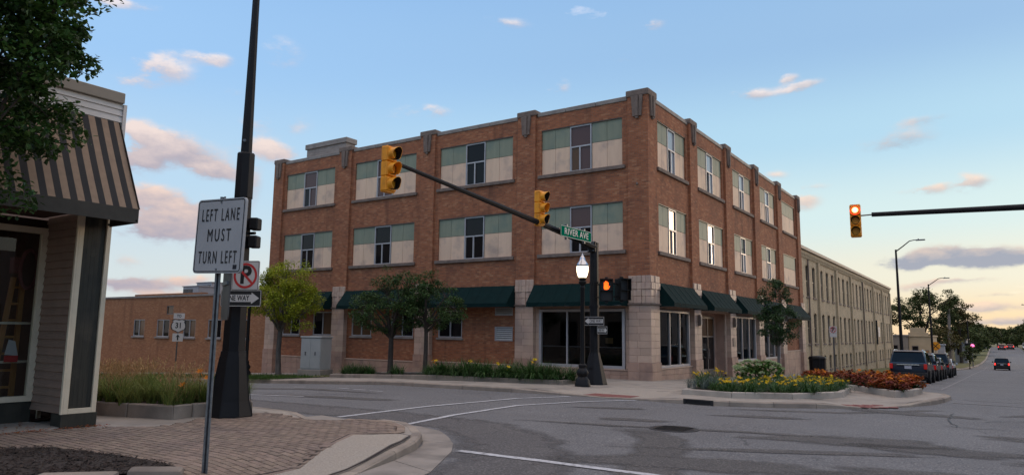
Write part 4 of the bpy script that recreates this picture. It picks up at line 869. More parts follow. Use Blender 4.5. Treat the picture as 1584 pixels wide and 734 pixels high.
for a, b in ((5.52, 5.74), (9.63, 9.85)): side(PR, a, b, -.4, 2.62)
# low windows of the ground floor
for ws in LOWW.values():
    for a, b in ws:
        f = MB(); t = .06; um = (a + b) / 2
        for q in ((a, b, 2.49, 2.55), (a, b, 1.27, 1.33), (a, a + t, 1.33, 2.49), (b - t, b, 1.33, 2.49), (um - .03, um + .03, 1.33, 2.49)): pbox(f, PL, *q, -.0, .06)
        w = obj('window', f, 'alu', BB, True)
        for u0, u1 in ((a + t, um - .03), (um + .03, b - t)): obj('pane', MB().quad(PL(u0, 1.33, .04), PL(u1, 1.33, .04), PL(u1, 2.49, .04), PL(u0, 2.49, .04)), 'pane' if rnd.random() < .6 else 'panec', w, recalc=False)
        piece('sill', PL, a - .08, b + .08, 1.17, 1.265, -.09, .0, 'coping', BB, .01)
for a, b, z0, z1 in LV:
    f = MB(); t = .05
    for q in ((a, b, z1 - t, z1), (a, b, z0, z0 + t), (a, a + t, z0 + t, z1 - t), (b - t, b, z0 + t, z1 - t)): pbox(f, PL, *q, -.04, .05)
    lv = obj('louver_frame', f, 'alu', BB, True); n = round((z1 - z0 - .1) / .09)
    for k in range(n):
        z = z0 + t + (z1 - z0 - 2 * t) * (k + .5) / n
        obj('slat', MB().add([PL(a + t, z - .03, -.03), PL(b - t, z - .03, -.03), PL(b - t, z + .03, .03), PL(a + t, z + .03, .03), PL(a + t, z - .042, -.03), PL(b - t, z - .042, -.03), PL(b - t, z + .018, .03), PL(a + t, z + .018, .03)], [(0, 1, 2, 3), (4, 5, 1, 0), (7, 6, 5, 4), (3, 2, 6, 7), (0, 3, 7, 4), (1, 5, 6, 2)]), 'white', lv)
    obj('louver_back', MB().quad(PL(a, z0, .07), PL(b, z0, .07), PL(b, z1, .07), PL(a, z1, .07)), 'dark', lv)
# awnings: sloped fabric with seams, hanging valance, closed ends
def awning(P, a, b, top=3.62, bot=2.82, pr=-.88, val=.17):
    d0 = -.235; n = max(3, round((b - a) / .62)); mb = MB(); W0 = .02
    def pt(u, t, lift=0): return P(u, top + (bot - top) * t + lift, d0 + (pr - d0) * t)
    for k in range(n):
        u0, u1 = a + (b - a) * k / n, a + (b - a) * (k + 1) / n
        for s in range(3):
            t0, t1 = s / 3, (s + 1) / 3; sag = lambda t: -.02 * math.sin(math.pi * t); um = (u0 + u1) / 2
            mb.quad(pt(u0, t0), pt(um, t0, sag(t0)), pt(um, t1, sag(t1)), pt(u0, t1)); mb.quad(pt(um, t0, sag(t0)), pt(u1, t0), pt(u1, t1), pt(um, t1, sag(t1)))
        hang = [rnd.uniform(-.012, .012) for _ in range(2)]
        mb.quad(pt(u0, 1), pt(u1, 1), P(u1, bot - val, pr - hang[1]), P(u0, bot - val, pr - hang[0]))
    for u in (a, b): mb.add([pt(u, 0), pt(u, 1), P(u, bot - val, pr), P(u, bot - val, d0)], [(0, 1, 2, 3)])
    aw = obj('awning', mb, 'awning', BB, True, recalc=False)
    for k in range(n + 1):
        u = a + (b - a) * k / n; u = min(max(u, a + .012), b - .012)
        obj('seam', MB().add([pt(u - .012, 0, .012), pt(u + .012, 0, .012), pt(u + .012, 1, .012), pt(u - .012, 1, .012), pt(u - .012, 0, -.004), pt(u + .012, 0, -.004), pt(u + .012, 1, -.004), pt(u - .012, 1, -.004)], [(0, 1, 2, 3), (4, 7, 6, 5), (0, 3, 7, 4), (1, 5, 6, 2)]), 'awning', aw)
    fr = MB().tube([P(a, bot - val + .02, pr + .02), P(b, bot - val + .02, pr + .02)], .015, 6).tube([P(a + .01, bot - val + .02, d0), P(a + .01, bot - val + .02, pr + .02)], .012, 5).tube([P(b - .01, bot - val + .02, d0), P(b - .01, bot - val + .02, pr + .02)], .012, 5)
    obj('awning_frame', fr, 'galv', aw)
for a, b in ((-22.75, -18.05), (-17.0, -12.1), (-11.05, -6.18), (-5.17, -.72)): awning(PL, a, b)
for a, b in ((.66, 4.58), (5.56, 9.8), (10.85, 15.15), (16.25, 20.55), (21.65, 26.1)): awning(PR, a, b)
# sconces and a plaque on the entrance piers
for u in (5.07, 10.3):
    s = MB(); pbox(s, PR, u - .09, u + .09, 1.95, 2.45, -.42, -.30); o = obj('wall_lamp', s, 'bronze', BB, True); q = MB(); pbox(q, PR, u - .07, u + .07, 2.02, 2.38, -.435, -.421); obj('diffuser', q, 'coping', o)
piece('plaque', PR, 10.1, 10.5, 1.0, 1.42, -.31, -.26, 'bronze', BB, .01)
piece('bolt', PL, -.32, -.22, 7.55, 7.65, -.27, -.22, 'stone', BB, .02)
# brick upstand with a coping at the left end of the roof
up = MB().box(-22.5, -19.1, 1.2, 1.9, 10.7, 12.35); u_ = obj('roof_parapet', up, 'greybrick', BB, True)
obj('coping', MB().box(-22.6, -19.0, 1.12, 1.98, 12.35, 12.66), 'coping', u_, bevel=.02)

# ------------------------------------------------------------------ low brick annex on the left
LBD = thing('brick_annex', 'long single storey orange brick building left of the three storey one', 'building', (-38, 5, -1.5))
wn = [(-38.2, -36.8), (-35.25, -33.75), (-32.1, -30.75), (-29.4, -28.0), (-26.6, -25.2)]
hs = [(a, b, .98, 2.12) for a, b in wn] + [(-34.2, -33.4, 2.45, 3.02)]
mb = MB(); wall(mb, PL, -70, -23.62, -3, 3.6, hs, -.15, .12); mb.quad((-70, -.15, -3), (-70, 18, -3), (-70, 18, 3.6), (-70, -.15, 3.6))
mb.quad((-70, 18, -3), (-23.62, 18, -3), (-23.62, 18, 3.6), (-70, 18, 3.6))
obj('wall', mb, 'brick2', LBD, True, recalc=False)
obj('roof', MB().box(-70.1, -23.62, -.22, 18, 3.6, 3.72), 'coping', LBD, True)
for i, (a, b, z0, z1) in enumerate(hs):
    f = MB(); t = .05; um = (a + b) / 2
    qs = [(a, b, z1 - t, z1), (a, b, z0, z0 + t), (a, a + t, z0 + t, z1 - t), (b - t, b, z0 + t, z1 - t)] + ([(um - .025, um + .025, z0 + t, z1 - t)] if i < 5 else [])
    for q in qs: pbox(f, PL, *q, -.13, -.05)
    w = obj('window', f, 'alu' if i < 5 else 'bronze', LBD, True)
    for k, (u0, u1) in enumerate(((a + t, um - .025), (um + .025, b - t)) if i < 5 else ((a + t, b - t),)): obj('pane', MB().quad(PL(u0, z0 + t, -.08), PL(u1, z0 + t, -.08), PL(u1, z1 - t, -.08), PL(u0, z1 - t, -.08)), 'panec' if (i + k) % 2 else 'pane', w, recalc=False)
    if i < 5: piece('sill', PL, a - .1, b + .1, z0 - .11, z0 - .003, -.24, -.05, 'coping', LBD, .01)
obj('roof_ledge', MB().box(-41.5, -33, 1.5, 2.0, 3.72, 3.98), 'brick2', LBD, True)
for lb, (x0, x1, y0, y1, z1), fans in (('small grey rooftop unit on the low brick building', (-36.4, -34.5, 2.2, 3.6, 4.47), 1), ('taller grey rooftop unit beside the signposts on the low brick building', (-38.3, -36.4, 4.4, 6.2, 4.93), 2)):
    t = thing('rooftop_unit', lb, 'rooftop unit', ((x0 + x1) / 2, (y0 + y1) / 2, 3.72))
    obj('casing', MB().box(-(x1 - x0) / 2, (x1 - x0) / 2, -(y1 - y0) / 2, (y1 - y0) / 2, 0, z1 - 3.72), 'hvac', t, bevel=.03)
    obj('lid', MB().box(-(x1 - x0) / 2 - .06, (x1 - x0) / 2 + .06, -(y1 - y0) / 2 - .06, (y1 - y0) / 2 + .06, z1 - 3.72, z1 - 3.66), 'hvac', t, bevel=.01)
    for k in range(fans + 1): obj('grille', MB().box(-.85 + k * .6, -.35 + k * .6, -(y1 - y0) / 2 - .03, -(y1 - y0) / 2, .2, z1 - 3.9), 'signback', t)

# ------------------------------------------------------------------ long cream brick mill
YB = thing('brick_mill', 'long cream brick mill with rows of tall narrow windows behind the corner building', 'building', (-8, 54, -1.5))
X0 = -.25; PY = lambda u, z, d: (-d + X0, u, z)
mb = MB(); bays = [27.0 + 7.82 * k for k in range(8)]; wins = []
for k in range(7):
    for j in range(3):
        c = bays[k] + 7.82 * (.2 + .3 * j)
        for z0, z1, w in ((4.55, 6.95, 1.02), (1.0, 3.35, 1.02), (-1.1, .05, .95)): wins.append((c - w / 2, c + w / 2, z0, z1))
wins = [w for w in wins if not (65.5 < w[0] < 68.2 and w[2] < 2)]
wall(mb, PY, 27.02, 82.0, -4, 7.7, wins, 0, .22)
mb.quad((X0, 82, -4), (-16, 82, -4), (-16, 82, 7.7), (X0, 82, 7.7)); mb.quad((-16, 82, -4), (-16, 27.02, -4), (-16, 27.02, 7.7), (-16, 82, 7.7))
obj('wall', mb, 'ybrick', YB, True, recalc=False)
obj('roof', MB().box(-16.2, X0 + .28, 27.03, 82.2, 7.95, 8.2), 'coping', YB, True, bevel=.02)
c_ = MB(); pbox(c_, PY, 27.03, 82.1, 7.7, 7.95, -.12, .3)
for k in range(180): pbox(c_, PY, 27.2 + k * .304, 27.34 + k * .304, 7.42, 7.7, -.1, 0)
obj('cornice', c_, 'ybrick', YB, True)
for b_ in bays:
    p = MB(); pbox(p, PY, b_ - .3 + (.33 if b_ == bays[0] else 0), b_ + .3, -4, 7.42, -.16, .05); obj('pilaster', p, 'ybrick', YB, True)
for a, b, z0, z1 in wins:
    f = MB(); t = .06; um = (a + b) / 2; n = 6; h = .16
    # segmental head: brick fill above the arch
    arc = [(a + (b - a) * i / n, z1 - h + h * math.sin(math.pi * i / n)) for i in range(n + 1)]
    hd = MB(); hd.add([PY(u, z, -.025) for u, z in arc] + [PY(u, z + .17, -.025) for u, z in arc] + [PY(u, z, .05) for u, z in arc] + [PY(u, z + .17, .05) for u, z in arc],
        [(i, i + 1, n + 2 + i, n + 1 + i) for i in range(n)] + [(i, 2 * n + 2 + i, 2 * n + 3 + i, i + 1) for i in range(n)] + [(n + 1 + i, n + 2 + i, 3 * n + 4 + i, 3 * n + 3 + i) for i in range(n)])
    fl = MB()
    for i in range(n): fl.quad(PY(arc[i][0], arc[i][1], .04), PY(arc[i + 1][0], arc[i + 1][1], .04), PY(arc[i + 1][0], z1 + .01, .04), PY(arc[i][0], z1 + .01, .04))
    for q in ((a, b, z0, z0 + t), (a, a + t, z0 + t, z1 - .02), (b - t, b, z0 + t, z1 - .02), (a + t, b - t, (z0 + z1) / 2 - .03, (z0 + z1) / 2 + .03), (um - .02, um + .02, z0 + t, (z0 + z1) / 2 - .03)): pbox(f, PY, *q, .1, .18)
    w = obj('window', f, 'bronze', YB, True)
    obj('pane', MB().quad(PY(a, z0, .15), PY(b, z0, .15), PY(b, z1, .15), PY(a, z1, .15)), 'panec' if rnd.random() < .12 else 'room' if rnd.random() < .12 else 'mpane', w, recalc=False)
    hd.add(fl.v, fl.f); obj('arch', hd, 'ybrick', w, recalc=False)
    sl = MB(); pbox(sl, PY, a - .08, b + .08, z0 - .14, z0 - .003, -.08, .12); obj('sill', sl, 'stone', w)
# door bay with a metal stair landing
d = MB(); pbox(d, PY, 66.2, 67.6, -2.2, .6, -.03, .05); dd2 = obj('door', d, 'wood', YB, True); q = MB(); pbox(q, PY, 67.35, 67.42, -1.2, -1.1, -.09, -.03); obj('handle', q, 'chrome', dd2)
q = MB(); pbox(q, PY, 66.0, 67.9, .75, 3.5, -.35, -.02); o = obj('hanging_sign', q, 'ink', YB, True); q = MB(); pbox(q, PY, 66.3, 67.5, 1.6, 2.7, -.38, -.351); obj('sign_face', q, 'white', o)
for u in (30.9, 43, 58): 
    q = MB().tube([PY(u, 7.4, -.1), PY(u, -1.5, -.1)], .06, 6); obj('downpipe', q, 'stone', YB, True)

# ------------------------------------------------------------------ shop on the near left
SH = thing('corner_shop', 'dark clapboard shop on the left with cream trim under a striped awning', 'shop', (-5, -24, -.03))
PS = lambda u, z, d: (-.78 - d, u, z)     # facade facing +X at x = -.78
y0, y1 = -20.9, -20.4
obj('wall', MB().quad((-9, y1, -.1), (-.8, y1, -.1), (-.8, y1, 5.3), (-9, y1, 5.3)).quad((-9, y1, -.1), (-9, -32, -.1), (-9, -32, 5.3), (-9, y1, 5.3)).quad((-.8, -32, 3.42), (-.8, y1, 3.42), (-.8, y1, 5.3), (-.8, -32, 5.3)), 'shopside', SH, True, recalc=False)
obj('plinth', MB().box(-1.1, -.76, y0 - .02, y1 + .02, -.06, .19), 'shopgreen', SH, True, bevel=.006)
pp = obj('pier_panel', MB().box(-1.0, -.81, y0 + .02, y1 - .02, .19, 3.42), 'shopgreen', SH, True)
for a, b, z0, z1 in ((y0, y0 + .075, .19, 3.42), (y1 - .075, y1, .19, 3.42), (y0 + .075, y1 - .075, .19, .27)):
    t = MB(); pbox(t, PS, a, b, z0, z1, -.015, .06); obj('trim', t, 'cream', SH, True, bevel=.005)
pp2 = MB()
for k in range(5): pbox(pp2, PS, y0 + .08 + .07 * k + .0, y0 + .08 + .07 * k + .0685, .275, 3.42, .022, .03)
obj('panel_board', pp2, 'shopgreen', pp)
# clapboards of the return wall (each board tilted, lapping the one below)
for k in range(25):
    z = .2 + k * .128
    mb = MB(); a, b = -1.92, -.80
    mb.add([(a, y0 + .012, z + .128), (b, y0 + .012, z + .128), (b, y0 - .018, z), (a, y0 - .018, z), (a, y0 + .03, z), (b, y0 + .03, z), (a, y0 + .03, z + .128), (b, y0 + .03, z + .128)], [(0, 1, 2, 3), (3, 2, 5, 4), (0, 6, 7, 1), (4, 5, 7, 6), (0, 3, 4, 6), (1, 7, 5, 2)])
    obj('clapboard', mb, 'shopside', SH, True)
obj('corner_trim', MB().box(-.815, -.765, y0 - .028, y0 + .0, .19, 3.42), 'cream', SH, True)
# shop window
PW = lambda u, z, d: (-1.9 - d, u, z)
f = MB()
for a, b, z0, z1 in ((-26, y0 - .0, .33, .42), (-26, y0, 3.1, 3.2), (y0 - .09, y0, .42, 3.1), (-23.4, -23.3, .42, 3.1)): pbox(f, PW, a, b, z0, z1, -.05, .06)
sw_ = obj('shop_window', f, 'cream', SH, True)
for a, b in ((-23.3, y0 - .09), (-26, -23.4)): obj('pane', MB().quad(PW(a, .42, 0), PW(b, .42, 0), PW(b, 3.1, 0), PW(a, 3.1, 0)), 'glass', sw_, recalc=False)
obj('kick_board', MB().box(-1.98, -1.88, -26, y0, -.1, .33), 'shopgreen', SH, True)
obj('soffit', MB().quad((-2.1, -27, 3.40), (-.1, -27, 3.40), (-.1, y0, 3.40), (-2.1, y0, 3.40)), 'shopwall', SH, True)
inn = MB().quad((-5.2, -27, -.1), (-5.2, y1, -.1), (-5.2, y1, 3.4), (-5.2, -27, 3.4)).quad((-5.2, -27, .0), (-1.95, -27, .0), (-1.95, y1, .0), (-5.2, y1, .0)).quad((-5.2, y1 - .03, 0), (-1.95, y1 - .03, 0), (-1.95, y1 - .03, 3.4), (-5.2, y1 - .03, 3.4)).quad((-5.2, -27, 3.35), (-1.95, -27, 3.35), (-1.95, y1, 3.35), (-5.2, y1, 3.35))
obj('shop_room', inn, 'shopwall', SH, True, recalc=False)
obj('floor_slab', MB().box(-1.9, -.8, -26, y0, -.08, .0), 'conc', SH, True)
# parapet: white boards and taupe coping
for k in range(4):
    z = 4.9 + k * .112
    obj('clapboard', MB().add([(-.745, -32, z), (-.745, y1, z), (-.765, y1, z + .112), (-.765, -32, z + .112), (-.8, -32, z), (-.8, y1, z), (-.8, y1, z + .112), (-.8, -32, z + .112)], [(0, 1, 2, 3), (1, 5, 6, 2), (4, 5, 1, 0), (3, 2, 6, 7)]), 'whiteboard', SH, True)
obj('coping', MB().box(-1.1, -.70, -32, y1 + .0, 5.335, 5.52), 'taupe', SH, True, bevel=.01)
obj('corner_trim', MB().box(-.83, -.735, y1 + .002, y1 + .06, 4.4, 5.33), 'whiteboard', SH, True)
# striped awning
ya, yb_ = -31.0, y1 - .04; zt, zb, xo, xi = 5.0, 3.43, .13, -.74; n = int((yb_ - ya) / .205)
aw = MB()
for k in range(2 * n):
    a = yb_ - k * .1025; b = a - .1025
    for s in range(4):
        t0, t1 = s / 4, (s + 1) / 4; p = lambda y, t: (xi + (xo - xi) * t, y, zt + (zb - zt) * t - .03 * math.sin(math.pi * t))
        aw.quad(p(a, t0), p(b, t0), p(b, t1), p(a, t1), 1 if k % 2 else 0)
aw.add([(xi, yb_, zt), (xo, yb_, zb), (xi, yb_, zb)], [(0, 1, 2)], 1)
awo = obj('awning', aw, ['stripe', 'stripeb'], SH, True, recalc=False)
obj('valance', MB().box(xo - .02, xo + .0, ya, yb_, 3.205, zb).box(xi, xo - .02, yb_ - .02, yb_, 3.205, zb), 'valance', awo)
obj('awning_frame', MB().tube([(xi, yb_ - .03, 3.24), (xo, yb_ - .03, 3.24)], .018, 6).tube([(xi, yb_, zt), (xo, yb_, zb)], .014, 6), 'black', awo)
# things standing in the shop window
ld = thing('ladder', 'wooden ladder standing inside the shop window', 'ladder', (-2.5, -21.14, 0))
def lean(s): return [(x_, s * .17 + d_ + .10 * q - s * .10 * q, 2.38 * q) for q in (0, 1) for x_, d_ in ((-.03, -.035), (.03, -.035), (.03, .035), (-.03, .035))]
for s in (-1, 1): obj('rail', MB().add(lean(s), [(0, 3, 2, 1), (4, 5, 6, 7), (0, 1, 5, 4), (1, 2, 6, 5), (2, 3, 7, 6), (3, 0, 4, 7)]), 'wood', ld)
for k in range(8):
    z = .25 + k * .28; q = z / 2.38; obj('rung', MB().box(-.02, .02, -.17 + .10 * q + .10 * q, .17 + .10 * q - .10 * q, z - .02, z + .02), 'wood', ld)
om = thing('oval_mirror', 'oval pink framed mirror hanging behind the shop window', 'mirror', (-2.3, -20.97, 2.52))
vs = [(0, .13 * math.cos(a), .33 * math.sin(a)) for a in [2 * math.pi * i / 24 for i in range(25)]]
obj('frame', MB().tube(vs, .03, 8, caps=False), 'redpad', om); obj('glass', MB().add([(.0, .12 * math.cos(2 * math.pi * i / 24), .32 * math.sin(2 * math.pi * i / 24)) for i in range(24)], [tuple(range(24))]), 'shopwall', om)
rk = thing('display_rail', 'white display rail standing low inside the shop window', 'rail', (-2.25, -20.62, 0))
obj('post', MB().box(-.025, .025, -.03, .03, 0, 1.62), 'cream', rk); obj('crossbar', MB().box(-.02, .02, -1.6, -.03, .94, .98), 'cream', rk); obj('crossbar', MB().box(-.015, .015, -1.6, -.03, 1.58, 1.62), 'cream', rk); obj('post', MB().box(-.03, .03, -1.66, -1.6, 0, 1.62), 'cream', rk)
pn = thing('pennant', 'small red and white pennant hanging over the white rail in the shop window', 'pennant', (-2.2, -21.12, 1.0))
obj('cloth', MB().add([(0, .02, .30), (0, -.08, .33), (0, -.12, .08), (0, .08, .06)], [(0, 1, 2, 3)]), 'white', pn); obj('hem', MB().box(-.006, .006, -.12, .08, -.04, .065), 'signred', pn)
bx_ = thing('display_box', 'small red box on the shelf left of the oval mirror in the shop window', 'box', (-2.4, -21.12, 2.44)); obj('carton', MB().box(-.08, .08, -.08, .08, 0, .24), 'redpad', bx_, bevel=.01); obj('lid', MB().box(-.085, .085, -.085, .085, .24, .27), 'redpad', bx_)

# ------------------------------------------------------------------ planters, lawn strip, tree bed
def planter(name, label, poly, h, soil=True, m='curb', seg=2.2, mats='mulch'):
    cx = sum(p[0] for p in poly) / len(poly); cy = sum(p[1] for p in poly) / len(poly)
    t = thing(name, label, 'planter', (cx, cy, walk(cx, cy)))
    n = len(poly); w = .16
    ar = sum(poly[i - 1][0] * poly[i][1] - poly[i][0] * poly[i - 1][1] for i in range(n))
    s = 1 if ar > 0 else -1
    def inset(i, d):
        a, b, c = Vector(poly[i - 1]), Vector(poly[i]), Vector(poly[(i + 1) % n]); d1 = (b - a).normalized(); d2 = (c - b).normalized()
        n1 = Vector((-d1.y, d1.x)) * s; n2 = Vector((-d2.y, d2.x)) * s; k = 1 + n1.dot(n2); return b + (n1 + n2) * d / k
    ins = [inset(i, w) for i in range(n)]
    for i in range(n):
        a, b, c, d = Vector(poly[i]), Vector(poly[(i + 1) % n]), ins[(i + 1) % n], ins[i]; L = (b - a).length; q = max(1, round(L / seg))
        for k in range(q):
            t0, t1 = k / q + .005 / L, (k + 1) / q - .005 / L
            P = [a.lerp(b, t0), a.lerp(b, t1), d.lerp(c, t1), d.lerp(c, t0)]
            vs = [(p.x, p.y, walk(p.x, p.y) - .05) for p in P] + [(p.x, p.y, walk(p.x, p.y) + h + rnd.uniform(-.006, .006)) for p in P]
            obj('curb_stone', MB().add(vs, [(0, 3, 2, 1), (4, 5, 6, 7), (0, 1, 5, 4), (1, 2, 6, 5), (2, 3, 7, 6), (3, 0, 4, 7)]), m, t, True, bevel=.018)
    sl = sheet('soil', [tuple(p) for p in ins], walk, h - .04, mats, 1.0, parent=t, kind=None); sl.location = -t.location
    return t
planter('curbed_planter', 'curbed bed of daylilies beneath the big dark green store awning', [(-6.0, -6.25), (-.95, -5.05), (-.95, -3.9), (-6.0, -4.0)], .15)
planter('curbed_planter', 'long low curbed bed with two dark trees beside the utility cabinet', [(-11.9, -5.65), (-6.05, -6.15), (-6.05, -2.6), (-11.9, -2.6)], .14)
planter('curbed_planter', 'pale curbed bed of yellow daylilies above the storm drain', [(3.6, -5.9), (5.2, -6.3), (6.6, -5.35), (7.55, -3.3), (7.35, -.6), (6.0, .4), (3.4, -2.8)], .16, m='planterwall')
planter('curbed_planter', 'pale curbed bed of rust coloured plants in front of the parked cars', [(7.3, .5), (8.75, -1.9), (9.15, -.9), (9.3, .6), (8.9, 2.2), (7.3, 4.6), (5.0, 4.9), (5.0, 2.5)], .18, m='planterwall')
planter('curbed_planter', 'grey curbed bed of tall ornamental grass between shop and street pole', [(-2.6, -19.75), (-.72, -19.1), (-.85, -18.65), (-.55, -17.6), (-1.2, -17.2), (-6.5, -17.4), (-7.5, -18.9)], .24, m='curb', seg=1.2)
sheet('lawn', [(-60, -8.3), (-30, -8.2), (-12.4, -7.9), (-12.1, -5.2), (-13.5, -3.4), (-60, -3.2)], walk, .03, 'lawn', 4)
sheet('lawn', [(-1.4, 26), (3.9, 26), (3.9, 88), (-1.4, 88)], walk, .012, 'lawn', 6)
sheet('lawn', [(-13.9, 92.5), (7.0, 92.5), (8.2, 112), (9.2, 150), (9.6, 229), (-60, 229), (-60, 92.5)], lambda x, y: interp(y, *AY), .16, 'lawn', 8)
sheet('lawn', [(17.5, 60), (60, 60), (60, 300), (17.5, 300)], lambda x, y: interp(y, *AY), .08, 'lawn', 12)
# far bank beyond the crest
# mulch bed in the brick corner, with stones
mb = thing('tree_bed', 'dark mulch bed edged with stones in the brick pavement at the lower left', 'planter', (1.2, -22.2, walk(1.2, -22.2)))
BEDV = BED
sl = sheet('soil', BEDV, lambda x, y: walk(x, y) + .02 * sstep((min(1, .9 * min(math.hypot(x - px, y - py) for px, py in BEDV)))), .02, 'sand', .25, parent=mb, kind=None); sl.location = -mb.location
ch = MB()
for k in range(9000):
    x, y = rnd.uniform(-1.5, 3.9), rnd.uniform(-23.6, -21.4)
    if not inside(x, y, BEDV): continue
    z = walk(x, y) + .02 + rnd.uniform(0, .035); l, w, a, tl = rnd.uniform(.012, .034), rnd.uniform(.005, .012), rnd.uniform(0, 6.3), rnd.uniform(-.35, .35)
    c, s_ = math.cos(a), math.sin(a)
    ch.add([(x - l * c - w * s_, y - l * s_ + w * c, z - l * tl), (x - l * c + w * s_, y - l * s_ - w * c, z - l * tl), (x + l * c + w * s_, y + l * s_ - w * c, z + l * tl), (x + l * c - w * s_, y + l * s_ + w * c, z + l * tl + .004)], [(0, 1, 2, 3)])
o = obj('mulch', ch, 'mulch', mb, True, recalc=False); o['kind'] = 'stuff'
for (x0, ya_, x1, yb2, w, hh) in ((3.08, -22.8, 3.62, -22.26, .20, .06), (3.66, -22.16, 3.98, -21.74, .28, .09)):
    d_ = Vector((x1 - x0, yb2 - ya_)); nn = Vector((-d_.y, d_.x)).normalized() * w / 2
    P = [Vector((x0, ya_)) - nn, Vector((x1, yb2)) - nn, Vector((x1, yb2)) + nn, Vector((x0, ya_)) + nn]
    obj('edging_stone', MB().add([(p.x, p.y, walk(p.x, p.y) - .03) for p in P] + [(p.x, p.y, walk(p.x, p.y) + hh) for p in P], [(0, 3, 2, 1), (4, 5, 6, 7), (0, 1, 5, 4), (1, 2, 6, 5), (2, 3, 7, 6), (3, 0, 4, 7)]), 'curb', mb, True, bevel=.04)

# dry leaves blown against the shop
lm = MB()
for k in range(420):
    x = rnd.choice((-.62, -.55, -.7)) + abs(rnd.gauss(0, .10)); y = rnd.uniform(-23.2, -20.3)
    if rnd.random() < .35: x, y = rnd.uniform(-1.8, -.8), rnd.uniform(-23.2, -21)
    a = rnd.uniform(0, 6.3); l = rnd.uniform(.012, .03); z = walk(x, y) + .03 + rnd.uniform(0, .012); c, s_ = math.cos(a) * l, math.sin(a) * l
    lm.add([(x - c, y - s_, z), (x + s_ * .6, y - c * .6, z + .006), (x + c, y + s_, z), (x - s_ * .6, y + c * .6, z + .008)], [(0, 1, 2, 3)])
o = obj('leaf_litter', lm, 'rust', recalc=False); o['kind'] = 'stuff'; o['label'] = 'dry brown leaves blown along the foot of the shop'
# ------------------------------------------------------------------ utility cabinet, bin
uc = thing('utility_cabinet', 'pale grey utility cabinet on a concrete pad by the brick wall', 'cabinet', (-14.6, -4.1, walk(-14.6, -4.1)), R(14)); uc.scale = (.86, .9, 1)
obj('pad', MB().box(-.72, .72, -.55, .55, -.1, .30), 'conc', uc, bevel=.02)
obj('body', MB().box(-.62, .62, -.48, .48, .30, 1.72), 'cabinet', uc, bevel=.02)
obj('cap', MB().box(-.66, .66, -.52, .52, 1.72, 1.80), 'cabinet', uc, bevel=.015)
for k in (-1, 0): 
    d = obj('door', MB().box(.31 + k * .61 - .29, .31 + k * .61 + .29, -.495, -.48, .36, 1.68), 'cabinet', uc, bevel=.005)
    obj('handle', MB().box(.31 + k * .61 - .03, .31 + k * .61 + .03, -.52, -.495, .95, 1.1), 'galv', d)
lb = thing('litter_bin', 'black square litter bin standing by the end of the brick building', 'bin', (2.7, 18.2, walk(2.7, 18.2)))
obj('body', MB().lathe([(.42, 0), (.44, .1), (.47, 1.0), (.5, 1.02), (.5, 1.1), (.44, 1.18)], 8, rot=R(22.5)), 'black', lb)
obj('liner', MB().lathe([(.36, 1.181), (.30, 1.20), (.1, 1.22)], 12), 'pole', lb)
for k in range(8): obj('slat', MB().add([(.45 * math.cos(a) - .05 * math.sin(a) * s, .45 * math.sin(a) + .05 * math.cos(a) * s, z) for z in (.12, .98) for s in (-1, 1) for a in [R(45 * k)]] , [(0, 1, 3, 2)]), 'pole', lb)

# ------------------------------------------------------------------ traffic signals, poles, signs
def rounded(w, h, r, n=4):
    pts = []
    for cx, cz, a0 in ((w / 2 - r, h / 2 - r, 0), (-w / 2 + r, h / 2 - r, 90), (-w / 2 + r, -h / 2 + r, 180), (w / 2 - r, -h / 2 + r, 270)):
        pts += [(cx + r * math.cos(R(a0 + 90 * k / n)), cz + r * math.sin(R(a0 + 90 * k / n))) for k in range(n + 1)]
    return pts
SG = lambda u, v, d: (u, d, v)      # sign plane: local X, Z; faces -Y
def plate_sign(parent, w, h, face, border=None, r=.04, t=.012, bw=.018, inset=.012, back='signback', z=0, x=0):
    f = lambda u, v, d: (u + x, d, v + z)
    o = obj('sign_panel', MB().prism(rounded(w, h, r), f, 0, t), [face], parent)
    obj('panel_back', MB().prism(rounded(w - .004, h - .004, r), f, t, t + .004), back, o)
    if border:
        a = rounded(w - 2 * inset, h - 2 * inset, max(.01, r - inset)); b = rounded(w - 2 * inset - 2 * bw, h - 2 * inset - 2 * bw, max(.008, r - inset - bw)); n = len(a)
        m = MB().add([f(u, v, -.002) for u, v in a] + [f(u, v, -.002) for u, v in b], [(i, (i + 1) % n, n + (i + 1) % n, n + i) for i in range(n)])
        obj('border', m, border, o, recalc=False)
    return o
def letters(parent, body, size, m, x=0, z=0, sx=.75, bold=.0, d=-.004, roll=0, sp=1.0, fit=None):
    me = text_mesh(body, size, m, .0015, sx, bold, sp); xs = [v.co.x for v in me.vertices]
    k = fit / (max(xs) - min(xs)) if fit else 1
    return place('lettering', me, parent, (x, d, z), rot=(0, roll, 0), scale=(k, 1, 1))
def shape(parent, pts, m, name='arrow', d=-.003, x=0, z=0):
    return obj(name, MB().prism([(u + x, v + z) for u, v in pts], SG, d, d + .002), m, parent)
